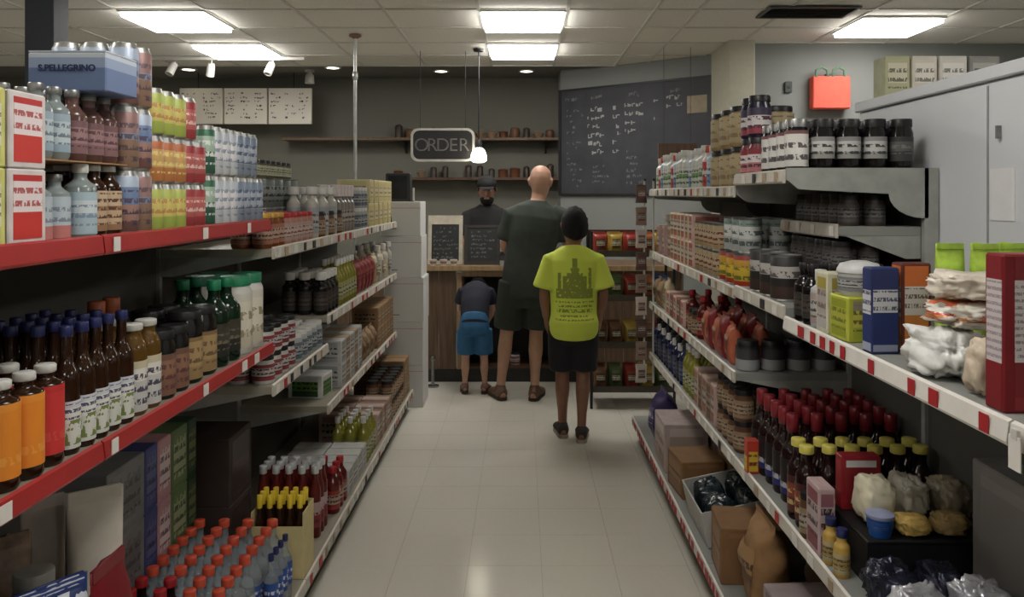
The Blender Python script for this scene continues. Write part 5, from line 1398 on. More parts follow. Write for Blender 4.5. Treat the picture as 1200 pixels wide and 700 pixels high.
for nm, z, n in (("upper", 2.165, 14), ("lower", 1.735, 14)):
    t = thing("wall_shelf", "long %s wooden shelf on the wall behind the counter" % nm, "shelf", (0, 8.84, z))
    part("board", m_wd if nm == "upper" else m_wdd, t, -2.6 if nm == "upper" else -1.45, 0.392, -0.15, 0.155, -0.03, 0, 0.002)
    for x_ in (-1.3, -0.5, 0.25):
        obj("bracket", prism_mesh("bracket", [(-0.12, -0.031), (0.155, -0.031), (0.155, -0.16)], 'x', x_, x_ + 0.02), m_black, t)
    for k in range(n):
        x_ = -1.36 + k * 0.128
        if rnd.random() < 0.12:
            continue
        q = pots[rnd.randrange(4)]
        p = thing("storage_pot", "%s on the %s wall shelf, %s place from the sign end" % (q[0], nm, ORD[k]), "pot", (x_, 8.86 + rnd.uniform(-0.04, 0.04), z + 0.0008), group="pots on the wall shelves")
        s_ = rnd.uniform(0.6, 0.78)
        p.scale = (s_, s_, s_ * rnd.uniform(0.9, 1.25))
        obj("pot_body", q[1], q[2], p)
        obj("rim", lathe_mesh("rim", [(0.05, 0.115), (0.052, 0.118), (0.05, 0.121)], 12), q[2], p)

# ORDER sign hung over the counter
SY = 7.15
def P(px, py, Y): return ((px - 612) * Y / 945, Y, EYE + (228 - py) * Y / 945)
cx = P(519, 170, SY)
t = thing("order_sign", "black hanging sign with pale outline reading ORDER", "sign", cx)


def round_rect(w, h, c, n=5):
    pts = []
    for sx, sz, a0 in ((1, 1, 0), (-1, 1, 90), (-1, -1, 180), (1, -1, 270)):
        for k in range(n + 1):
            a = math.radians(a0 + 90 * k / n)
            pts.append((sx * (w / 2 - c) + c * math.cos(a), sz * (h / 2 - c) + c * math.sin(a)))
    return pts


obj("board", prism_mesh("board", round_rect(0.545, 0.275, 0.06), 'y', -0.012, 0.012), M("sign_black", (34, 33, 33), 0.4), t)
bm = bmesh.new()
oa, ia = round_rect(0.565, 0.295, 0.065), round_rect(0.525, 0.255, 0.055)
for ya, yb in ((-0.020, 0.004),):
    A = [bm.verts.new((p[0], ya, p[1])) for p in oa]; B = [bm.verts.new((p[0], ya, p[1])) for p in ia]
    A2 = [bm.verts.new((p[0], yb, p[1])) for p in oa]; B2 = [bm.verts.new((p[0], yb, p[1])) for p in ia]
    N = len(A)
    for i in range(N):
        j = (i + 1) % N
        bm.faces.new((A[i], A[j], B[j], B[i])); bm.faces.new((A2[i], B2[i], B2[j], A2[j]))
        bm.faces.new((A[i], A2[i], A2[j], A[j])); bm.faces.new((B[i], B[j], B2[j], B2[i]))
obj("outline_frame", finish(bm, "outline_frame"), M("sign_outline", (168, 166, 158), 0.4), t)
for k, ch in enumerate("ORDER"):
    obj("letter", text_mesh("letter", ch, 0.165, 0.003, -0.002), M("sign_letter", (112, 110, 106), 0.5), t, (-0.188 + k * 0.094, -0.0155, -0.005), (PI / 2, 0, 0))
    obj("letter_core", text_mesh("letter_core", ch, 0.165, 0.0034, -0.0065), M("sign_black", (34, 33, 33)), t, (-0.188 + k * 0.094, -0.0157, -0.005), (PI / 2, 0, 0))
for sx in (-0.2, 0.2):
    obj("hanging_wire", tube_mesh("hanging_wire", [(sx, 0, 0.13), (sx, 0, CEIL - cx[2])], 0.0025, 6), m_black, t)

# pendant lamp beside the sign
c = P(561, 182, 7.05)
t = thing("pendant_lamp", "glowing white pendant lamp on a dark cord beside the sign", "lamp", (c[0], c[1], c[2] - 0.065))
obj("glass_shade", lathe_mesh("glass_shade", [(0.0, 0.0), (0.045, 0.002), (0.068, 0.02), (0.066, 0.07), (0.05, 0.11), (0.028, 0.13), (0.0, 0.132)], 20), M("lit_glass", (255, 244, 222), 0.4, emit=14.0, var=0.0), t)
obj("socket", lathe_mesh("socket", [(0.03, 0.128), (0.032, 0.17), (0.02, 0.20), (0, 0.20)], 14), m_black, t)
obj("cord", tube_mesh("cord", [(0, 0, 0.195), (0, 0, CEIL - c[2] + 0.062)], 0.006, 8), m_black, t)
obj("ceiling_rose", lathe_mesh("ceiling_rose", [(0.05, CEIL - c[2] + 0.064), (0.045, CEIL - c[2] + 0.045), (0, CEIL - c[2] + 0.04)], 14), m_black, t)

# white menu panels on the far wall
a = P(208, 103, 8.55); b = P(365, 145, 8.55)
t = thing("menu_sign", "row of three white printed menu panels high on the back wall", "sign", (a[0], 8.60, b[2]))
LW = b[0] - a[0]; LH = a[2] - b[2]
m_menu = M("menu_white", (226, 219, 205), 0.5, var=0.04, vscale=3)
m_mink = M("menu_ink", (84, 78, 74), 0.7)
for k in range(3):
    x0 = LW * k / 3 + 0.008; x1 = LW * (k + 1) / 3 - 0.008
    p = part("panel", m_menu, t, x0, x1, -0.02, 0.02, 0, LH, 0.003)
    for q in range(2 if k == 0 else 3):
        wq = (x1 - x0) / (2 if k == 0 else 3)
        scribble("menu_print", x0 + 0.02 + q * wq, x0 + wq * (q + 1) - 0.02, 0.06, LH - 0.05, 0.042, m_mink, p, -0.0205, 11 + k * 3 + q, 0.55)
for x_ in (0.2, LW - 0.2):
    obj("hanging_rod", tube_mesh("hanging_rod", [(x_, 0, LH), (x_, 0, CEIL + 0.03 - b[2])], 0.004, 6), m_black, t)

# chalkboard on the slanted wall
A0 = Vector((0.40, 8.42)); A1 = Vector((1.86, 7.22))
dv_ = (A1 - A0).normalized()
nrm = Vector((-dv_.y, dv_.x))
if nrm.y > 0:
    nrm = -nrm
ang = math.atan2(dv_.y, dv_.x)
LB_ = (A1 - A0).length
base = A0 + nrm * 0.016
t = thing("chalkboard", "large black chalkboard menu with chalk writing on the slanted wall", "chalkboard", (base.x, base.y, 1.56), ang)
BH = 1.055
part("board", M("chalkboard_black", (56, 57, 62), 0.65, var=0.18, vscale=5), t, 0.02, LB_ - 0.06, -0.012, 0.012, 0, BH)
m_cbf = M("chalkboard_frame", (30, 29, 29), 0.5)
part("frame_side", m_cbf, t, 0.0, 0.03, -0.02, 0.012, -0.02, BH + 0.02)
part("frame_side", m_cbf, t, LB_ - 0.07, LB_ - 0.04, -0.02, 0.012, -0.02, BH + 0.02)
part("frame_top", m_cbf, t, 0.03, LB_ - 0.07, -0.02, 0.012, BH, BH + 0.02)
part("frame_bottom", m_cbf, t, 0.03, LB_ - 0.07, -0.02, 0.012, -0.02, 0.0)
cols = [(0.10, 0.30, 0.05, 0.86, m_chalkd, 0.055, 0.35), (0.36, 0.60, 0.40, 0.86, m_chalk, 0.085, 0.9), (0.66, 0.74, 0.40, 0.86, m_chalk, 0.085, 0.8), (0.80, 1.00, 0.55, 0.88, m_chalk, 0.085, 0.9), (1.12, 1.18, 0.66, 0.90, m_chalk, 0.085, 0.8), (1.26, 1.44, 0.80, 0.92, m_chalk, 0.075, 0.9), (0.42, 0.62, 0.12, 0.28, m_chalkd, 0.05, 0.9), (0.82, 1.0, 0.08, 0.42, m_chalkd, 0.06, 0.6)]
for k, (x0, x1, z0, z1, m_, rh, fl) in enumerate(cols):
    scribble("chalk_writing", x0, x1, z0, z1, rh, m_, t, -0.0125, 40 + k, fl)
for k, (x0, x1) in enumerate(((0.08, 0.30), (0.40, 0.55), (0.84, 1.02), (1.3, 1.45))):
    scribble("chalk_heading", x0, x1, 0.95, 0.98, 0.07, m_chalkd, t, -0.0125, 60 + k, 0.9)
part("tan_note", M("tan_paper", (150, 138, 116), 0.8), t, 1.48, 1.68, -0.0135, -0.0122, 0.74, 0.90)
t2 = thing("wood_plaque", "dark brown wooden plaque leaning before the chalkboard", "plaque", (1.17, 6.95, 1.56))
t2["label"] = "dark brown wooden plaque hanging before the chalkboard"
part("board", m_wdd, t2, 0.0, 0.33, -0.01, 0.01, 0.16, 0.43, 0.004)
obj("hanging_wire", tube_mesh("hanging_wire", [(0.05, 0, 0.43), (0.05, 0, CEIL - 1.56)], 0.002, 6), m_black, t2)
obj("hanging_wire", tube_mesh("hanging_wire", [(0.28, 0, 0.43), (0.28, 0, CEIL - 1.56)], 0.002, 6), m_black, t2)

# coral bag hung on the grey wall, small dark thermostat
c = P(972, 128, 6.74)
t = thing("coral_bag", "coral red paper bag with handles hung on the grey wall", "bag", (c[0], 6.735, c[2]))
m_coral = M("coral_paper", (232, 96, 78), 0.7, var=0.08)
part("bag_body", m_coral, t, -0.155, 0.155, -0.05, 0.05, 0.0, 0.27, 0.008)
for sx in (-0.08, 0.06):
    bm = bmesh.new()
    pts = [(sx - 0.05, -0.04, 0.262), (sx - 0.045, -0.04, 0.32), (sx, -0.04, 0.345), (sx + 0.045, -0.04, 0.32), (sx + 0.05, -0.04, 0.262)]
    tube_bm(bm, pts, [0.012] * 5, 8)
    obj("handle", finish(bm, "handle", True), M("green_handle", (92, 120, 96), 0.6), t)
part("wall_hook", m_black, t, -0.02, 0.02, 0.05, 0.064, 0.25, 0.30)
c = P(924, 102, 6.78)
t = thing("thermostat", "small dark thermostat on the grey wall", "thermostat", (c[0], 6.785, c[2]))
part("case", M("thermostat_dark", (60, 66, 60), 0.5), t, -0.03, 0.03, -0.012, 0.012, -0.045, 0.045, 0.004)
part("dial", m_black, t, -0.012, 0.012, -0.018, -0.0125, -0.012, 0.012, 0.002)

# cartons on top of the white cabinet
for k, (x0, x1, c1, c2, nm) in enumerate(((1.335, 1.43, (176, 176, 140), (206, 200, 176), "olive and cream"), (1.435, 1.53, (206, 200, 184), (220, 214, 200), "plain cream"), (1.535, 1.64, (200, 196, 186), (216, 212, 204), "pale grey"), (1.645, 1.76, (130, 128, 122), (160, 158, 150), "darker grey"))):
    pr = carton(x1 - x0 - 0.003, 0.10, 0.16, M("cab_" + nm.replace(" ", "_"), c1, 0.6), PM("cabp_" + nm.replace(" ", "_"), [(0, c1), (0.35, c2), (0.9, c1)], tuple(int(v * 0.6) for v in c1), (0.2, 0.8), 4), None)
    spawn("carton", pr, ((x0 + x1) / 2, 3.02, 1.9008), 0, "%s carton in the row on top of the white cabinet" % nm, "carton", "cartons on the cabinet")

# snack rack at the end of the aisle
t = thing("snack_rack", "black wire snack rack beyond the end of the aisle", "rack", (0.80, 6.0, 0))
for sx in (-0.30, 0.30):
    for sy in (-0.17, 0.17):
        obj("post", lathe_mesh("post", [(0, 0), (0.011, 0), (0.011, 1.28), (0, 1.28)], 8), m_black, t, (sx, sy, 0))
zs = (0.14, 0.46, 0.80, 1.12)
for z in zs:
    sh = part("shelf_tray", m_black, t, -0.289, 0.289, -0.17, 0.17, z - 0.012, z, 0.002)
    part("shelf_lip", M("rack_lip", (66, 58, 50), 0.5), sh, -0.289, 0.289, -0.182, -0.172, z - 0.02, z + 0.025)
part("header_board", M("rack_header", (60, 40, 36), 0.6), t, -0.289, 0.289, 0.172, 0.182, 1.13, 1.28)
cs = [("red", (150, 54, 46)), ("yellow", (176, 146, 66)), ("orange", (160, 96, 56)), ("green", (84, 100, 60)), ("brown", (120, 84, 60)), ("blue", (60, 74, 120))]
pick = [[4, 3, 0, 1, 3], [4, 4, 1, 4, 0], [5, 3, 0, 2, 5], [0, 1, 0, 2, 1]]
for j, z in enumerate(zs):
    for k in range(5):
        nm, col = cs[pick[j][k]]
        pr = bag(0.10, 0.10, 0.15, M("snack_" + nm, col, 0.35, var=0.15), pmq("snackp_" + nm, tuple(int(v * 0.7) for v in col), (206, 196, 170)), 80 + k, 0.4)
        for r_ in range(2):
            spawn("snack_bag", pr, (0.80 - 0.228 + k * 0.114, 6.0 - 0.08 + r_ * 0.14, z + 0.0008), 0, "%s snack bag on the rack, %s tier, %s across, %s" % (nm, ("bottom", "second", "third", "top")[j], ORD[k], ROWS[2][r_]), "bag", "snack bags on the rack", tilt=(math.radians(0), 0, 0))

# clip strips of packets hung on the end of the far bay
for s_i, (x_, yy) in enumerate(((0.775, 5.125), (0.835, 5.135))):
    t = thing("clip_strip", "hanging clip strip at the shelf end, %s the aisle" % ("facing" if s_i == 0 else "set back from"), "clip strip", (x_, yy, 0.35))
    part("strip", m_white, t, -0.006, 0.006, -0.002, 0.002, 0, 1.30)
    part("hook", m_black, t, -0.008, 0.008, -0.030, 0.004, 1.285, 1.30)
    if s_i == 0:
        for k in range(9):
            pr = bag(0.075, 0.025, 0.115, M(("packet_pale", "packet_dull", "packet_dark")[k % 3], ((206, 196, 184), (150, 130, 116), (96, 78, 74))[k % 3], 0.4), pmq("pkp%d" % (k % 3), (150, 90, 80), (206, 200, 190)), 90 + k % 3, 0.3)
            spawn("hanging_packet", pr, (x_ - 0.022, yy + 0.010 - 0.028, 0.36 + k * 0.142), 0.15, "small packet on the clip strip, %s from the floor" % ORD[k], "packet", "packets on the clip strip")

# ------------------------------------------------------------------ people
def loft_bm(bm, secs, side=(1, 0, 0), n=22):
    """secs: (centre, rx, ry); closed skin through ellipses, rx along side"""
    S = Vector(side).normalized()
    C = [Vector(s[0]) for s in secs]
    rings = []
    for i, s in enumerate(secs):
        if i == 0: t = C[1] - C[0]
        elif i == len(secs) - 1: t = C[-1] - C[-2]
        else: t = C[i + 1] - C[i - 1]
        t.normalize()
        v = t.cross(S).normalized()
        u = v.cross(t).normalized()
        rings.append([bm.verts.new(C[i] + u * s[1] * math.cos(2 * PI * k / n) + v * s[2] * math.sin(2 * PI * k / n)) for k in range(n)])
    for a, b in zip(rings, rings[1:]):
        for i in range(n):
            j = (i + 1) % n
            bm.faces.new((a[i], a[j], b[j], b[i]))
    bm.faces.new(list(reversed(rings[0]))); bm.faces.new(rings[-1])


def fuse(bm, name, voxel, smooth=4):
    """one continuous skin from overlapping closed shapes"""
    bmesh.ops.recalc_face_normals(bm, faces=bm.faces)
    me = bpy.data.meshes.new(name)
    bm.to_mesh(me); bm.free()
    o = bpy.data.objects.new(name, me)
    COL.objects.link(o)
    r = o.modifiers.new("fuse", 'REMESH'); r.mode = 'VOXEL'; r.voxel_size = voxel
    s = o.modifiers.new("smooth", 'SMOOTH'); s.iterations = smooth; s.factor = 0.5
    dg = bpy.context.evaluated_depsgraph_get()
    out = bpy.data.meshes.new_from_object(o.evaluated_get(dg))
    bpy.data.objects.remove(o)
    out.name = name
    for p in out.polygons:
        p.use_smooth = True
    return out


def ell(bm, c, r, rot=None):
    m4 = Matrix.Translation(Vector(c)) @ (rot.to_4x4() if rot else Matrix.Identity(4)) @ Matrix.Diagonal((r[0], r[1], r[2], 1))
    bmesh.ops.create_uvsphere(bm, u_segments=16, v_segments=10, radius=1.0, matrix=m4)


HEAD = [(-0.5, .030, .032, .034), (-0.44, .046, .052, .026), (-0.32, .058, .074, .013), (-0.15, .067, .087, .006), (0.0, .073, .095, 0), (0.15, .076, .099, -.004), (0.3, .071, .092, -.006), (0.40, .057, .074, -.008), (0.46, .040, .053, -.008), (0.5, .014, .018, -.008)]


def head_frame(c, up, fwd, s):
    up = Vector(up).normalized(); fwd = Vector(fwd); fwd = (fwd - up * fwd.dot(up)).normalized()
    sd = fwd.cross(up).normalized()
    def F(x, y, z): return Vector(c) + (sd * x + fwd * y + up * z) * s
    return F, sd, up, fwd


def head_bm(bm, c, up, fwd, s):
    F, sd, up, fwd = head_frame(c, up, fwd, s)
    loft_bm(bm, [(F(0, yo, t * 0.235), rx * s, ry * s) for t, rx, ry, yo in HEAD], sd)
    tube_bm(bm, [F(0, .088, .028), F(0, .104, -.005), F(0, .108, -.022)], [.010 * s, .013 * s, .016 * s], 8)
    tube_bm(bm, [F(-.022, .086, -.060), F(0, .093, -.058), F(.022, .086, -.060)], [.007 * s, .009 * s, .007 * s], 8)
    tube_bm(bm, [F(-.04, .082, .040), F(0, .094, .036), F(.04, .082, .040)], [.010 * s, .012 * s, .010 * s], 8)
    for q in (-1, 1):
        tube_bm(bm, [F(q * .073, -.008, .030), F(q * .083, -.016, .012), F(q * .076, -.006, -.026)], [.012 * s, .013 * s, .009 * s], 8)


def hand_bm(bm, wrist, d, palm_n, s, thumb_side):
    """palm and five curled fingers; d: pointing direction, palm_n: normal out of the palm"""
    d = Vector(d).normalized(); pn = Vector(palm_n); pn = (pn - d * pn.dot(d)).normalized()
    sd = d.cross(pn).normalized() * thumb_side
    w = Vector(wrist)
    def F(a, b, c): return w + (d * a + sd * b + pn * c) * s
    loft_bm(bm, [(F(-.02, 0, 0), .026 * s, .022 * s), (F(.02, 0, 0), .034 * s, .017 * s), (F(.06, 0, .002), .042 * s, .016 * s), (F(.088, 0, .004), .040 * s, .013 * s)], sd, 14)
    for k, (b, L) in enumerate(((.031, .070), (.011, .080), (-.010, .075), (-.030, .058))):
        p0, p1 = F(.075, b, .003), F(.092 + L * .35, b * 1.08, .012)
        p2, p3 = F(.092 + L * .62, b * 1.08, .030), F(.092 + L * .66, b * 1.05, .030 + L * .32)
        tube_bm(bm, [p0, p1, p2, p3], [.0095 * s, .0088 * s, .0080 * s, .0068 * s], 8)
    tube_bm(bm, [F(.012, .026, .006), F(.042, .048, .018), F(.070, .054, .030), F(.090, .050, .038)], [.013 * s, .0115 * s, .010 * s, .008 * s], 8)


def foot_bm(bm, ankle, toe, r, grow=0.0):
    a, t = Vector(ankle), Vector(toe)
    d = Vector((t.x - a.x, t.y - a.y, 0)); L = d.length; d.normalize()
    sd = Vector((d.y, -d.x, 0))
    z0 = 0.0
    def F(f, z): return Vector((a.x, a.y, 0)) + d * (f * L) + Vector((0, 0, z))
    g = grow
    loft_bm(bm, [(F(-0.36, 0.034 + g), .022 * r + g, .030 * r + g), (F(-0.25, 0.042 + g), .034 * r + g, .040 * r + g), (F(0.05, 0.048 + g), .036 * r + g, .046 * r + g), (F(0.4, 0.036 + g), .040 * r + g, .034 * r + g), (F(0.75, 0.027 + g), .046 * r + g, .025 * r + g), (F(1.0, 0.022 + g), .040 * r + g, .020 * r + g), (F(1.12, 0.019 + g), .022 * r + g, .013 * r + g)], sd, 16)


def person(label, loc, rz, sk, J, s, torso, shirt, sleeves, shorts, clothes, hairfun=None, shoes=None, eyes=False, voxel=0.0075, legs_long=False):
    t = thing("person", label, "person", loc, rz)
    V = Vector
    bm = bmesh.new()
    loft_bm(bm, torso)
    for q in ("L", "R"):
        sh, el, wr = V(J["sh" + q]), V(J["el" + q]), V(J["wr" + q])
        up = (sh + el) / 2
        fo = el.lerp(wr, 0.35)
        tube_bm(bm, [sh, sh.lerp(el, 0.35), sh.lerp(el, 0.75), el, fo, wr], [.056 * s, .050 * s, .042 * s, .037 * s, .039 * s, .026 * s], 14)
        hand_bm(bm, wr + (wr - el).normalized() * 0.012 * s, J.get("hd" + q, wr - el), J.get("pn" + q, (0, 1, 0)), s, J.get("ts" + q, 1))
        hp, kn, an = V(J["hp" + q]), V(J["kn" + q]), V(J["an" + q])
        cf = kn.lerp(an, 0.30) + V((0, -0.012 * s, 0))
        tube_bm(bm, [hp, hp.lerp(kn, 0.3), hp.lerp(kn, 0.75), kn, cf, kn.lerp(an, 0.7), an], [.086 * s, .080 * s, .060 * s, .052 * s, .055 * s, .038 * s, .033 * s], 16)
        foot_bm(bm, an, J["to" + q], s)
    tube_bm(bm, [V(J["neck"]) - V((0, 0.0, 0.05 * s)), V(J["neck"]), V(J["neck"]).lerp(V(J["head"]), 0.65)], [.066 * s, .057 * s, .054 * s], 14)
    head_bm(bm, J["head"], J["hup"], J["hfw"], J["hs"])
    obj("body", fuse(bm, "body", voxel, 3), sk, t)
    # shirt
    bm = bmesh.new()
    loft_bm(bm, shirt)
    for q in ("L", "R"):
        sh, el = V(J["sh" + q]), V(J["el" + q])
        pts = [sh.lerp(V(J["neck"]), 0.38) - V((0, 0, 0.012)), sh, sh.lerp(el, sleeves[0] * 0.5), sh.lerp(el, sleeves[0] * 0.94)]
        loft_bm(bm, [(p, r_, r_ * 1.08) for p, r_ in zip(pts + [sh.lerp(el, sleeves[0])], (sleeves[1] * 0.80, sleeves[1], sleeves[2], sleeves[3], sleeves[3] * 0.93))], (0, 1, 0))
    so = obj("shirt", fuse(bm, "shirt", 0.009, 3), clothes[0], t)
    # shorts or trousers
    bm = bmesh.new()
    loft_bm(bm, shorts["top"])
    for q in ("L", "R"):
        hp, kn, an = V(J["hp" + q]), V(J["kn" + q]), V(J["an" + q])
        f = shorts["len"]
        end = hp.lerp(kn, f) if f <= 1 else kn.lerp(an, f - 1)
        pts = [hp, hp.lerp(end, 0.5), end] if f <= 1 else [hp, kn, end]
        # flat-ended leg
        dirv = (pts[-1] - pts[-2]).normalized()
        secs = [(pts[0], shorts["r"][0], shorts["r"][0]), (pts[1], shorts["r"][1], shorts["r"][1]), (pts[2], shorts["r"][2], shorts["r"][2]), (pts[2] + dirv * 0.006, shorts["r"][2] * 0.9, shorts["r"][2] * 0.9)]
        loft_bm(bm, secs)
    obj("shorts", fuse(bm, "shorts", 0.009, 2), clothes[1], t)
    if hairfun:
        hairfun(t, J)
    if shoes:
        for q in ("L", "R"):
            bm = bmesh.new()
            foot_bm(bm, J["an" + q], J["to" + q], s, 0.008)
            a = V(J["an" + q])
            tube_bm(bm, [V((a.x, a.y, 0.05)), V((a.x, a.y, 0.085 * s))], [.040 * s, .043 * s], 12)
            sh_ = obj("shoe", fuse(bm, "shoe", 0.006, 2), shoes[0], t)
            d = V(J["to" + q]) - a; d.z = 0; L = d.length; d.normalize(); sd = V((d.y, -d.x, 0))
            poly = []
            for f, wd in ((-0.42, .022), (-0.25, .040), (0.3, .044), (0.75, .053), (1.05, .045), (1.18, .018)):
                poly.append((f, wd * s))
            pts = [(f, w) for f, w in poly] + [(f, -w) for f, w in reversed(poly)]
            bm = bmesh.new()
            lo_ = [bm.verts.new(V((a.x, a.y, 0.001)) + d * f * L + sd * w) for f, w in pts]
            hi_ = [bm.verts.new(V((a.x, a.y, 0.022)) + d * f * L + sd * w) for f, w in pts]
            bm.faces.new(lo_); bm.faces.new(hi_)
            for i in range(len(pts)):
                j = (i + 1) % len(pts)
                bm.faces.new((lo_[i], lo_[j], hi_[j], hi_[i]))
            obj("sole", finish(bm, "sole"), shoes[1], sh_)
    if eyes:
        F, sd, up, fw = head_frame(J["head"], J["hup"], J["hfw"], J["hs"])
        for q in (-1, 1):
            bm = bmesh.new()
            ell(bm, F(q * .031, .082, .014), (.012, .012, .010))
            e = obj("eye", finish(bm, "eye", True), M("eye_white", (196, 190, 184), 0.2), t)
            bm = bmesh.new()
            ell(bm, F(q * .031, .0915, .014), (.0055, .004, .0055))
            obj("iris", finish(bm, "iris", True), M("iris_dark", (30, 22, 18), 0.2), e)
    return t, so


def hair_cap(col, low_back, low_front, lift=0.012, name="hair"):
    def f(t, J):
        F, sd, up, fw = head_frame(J["head"], J["hup"], J["hfw"], J["hs"])
        bm = bmesh.new()
        bmesh.ops.create_uvsphere(bm, u_segments=36, v_segments=24, radius=1.0)
        s = J["hs"]
        kill = []
        for v in bm.verts:
            p = v.co.copy()
            zlim = low_back + (low_front - low_back) * (0.5 + 0.5 * max(-1, min(1, p.y * 1.25)))
            r = 1 + 0.05 * noise.noise(p * 6) + 0.03 * noise.noise(p * 17)
            x, y, z = p.x * (.077 + lift) * r, p.y * (.099 + lift) * r - 0.005, p.z * (.118 + lift) * r
            if z < zlim:
                k = zlim
                f2 = 0.90 if z < zlim - 0.01 else 1.0
                x *= f2; y = (y + 0.005) * f2 - 0.005
                z = max(z, zlim - 0.012)
            v.co = F(x, y, z)
        obj(name, finish(bm, name, True), col, t)
    return f


# the bald man at the counter
sk_man = M("skin_man", (178, 138, 116), 0.5, var=0.06, vscale=30)
m_shirt_dk = M("dark_green_shirt", (52, 58, 52), 0.85, var=0.12, vscale=14, bump=0.15)
m_short_dk = M("dark_olive_shorts", (46, 50, 44), 0.85, var=0.12, vscale=14, bump=0.15)
Jm = dict(shL=(-.058, 0, 1.395), shR=(.312, 0, 1.395), elL=(-.115, .04, 1.15), elR=(.365, .05, 1.15), wrL=(-.04, .24, 1.06), wrR=(.27, .25, 1.05),
          hdL=(.35, 1, -.15), hdR=(-.35, 1, -.15), pnL=(.2, 0, -1), pnR=(-.2, 0, -1), tsL=1, tsR=-1,
          hpL=(-.045, 0, .89), hpR=(.145, 0, .89), knL=(-.10, .02, .49), knR=(.125, .02, .49), anL=(-.145, -.01, .085), anR=(.115, -.02, .085), toL=(-.205, .15, .02), toR=(.155, .16, .02),
          neck=(.14, .012, 1.50), head=(.160, .035, 1.645), hup=(.06, .10, 1), hfw=(.18, 1, -.1), hs=1.06)
tm = [((.05, 0, .80), .11, .09), ((.05, 0, .88), .165, .12), ((.06, 0, 1.0), .160, .115), ((.08, .005, 1.12), .155, .112), ((.105, .0, 1.27), .172, .118), ((.122, 0, 1.38), .175, .11), ((.13, .005, 1.45), .13, .085), ((.138, .01, 1.50), .06, .06)]
ts = [((.05, 0, .765), .180, .132), ((.05, 0, .79), .192, .142), ((.06, 0, .95), .190, .140), ((.08, .005, 1.12), .186, .137), ((.105, 0, 1.27), .200, .138), ((.122, 0, 1.38), .205, .128), ((.13, .005, 1.45), .165, .100), ((.137, .01, 1.492), .085, .078), ((.138, .01, 1.505), .068, .068)]
person("bald man in dark green T-shirt and shorts standing at the counter", (-0.02, 6.12, 0), 0, sk_man, Jm, 1.0, tm, ts, (0.78, .068, .072, .076),
       dict(top=[((.05, 0, .70), .17, .125), ((.05, 0, .80), .183, .134), ((.05, 0, .92), .176, .130), ((.06, 0, 1.0), .165, .122)], len=0.88, r=(.112, .110, .105)), (m_shirt_dk, m_short_dk), None,
       (M("brown_sandal", (104, 78, 62), 0.6), M("sandal_sole", (60, 48, 40), 0.7)), eyes=True)

# boy in the neon shirt
sk_boy = M("skin_boy", (132, 92, 72), 0.5, var=0.06, vscale=30)


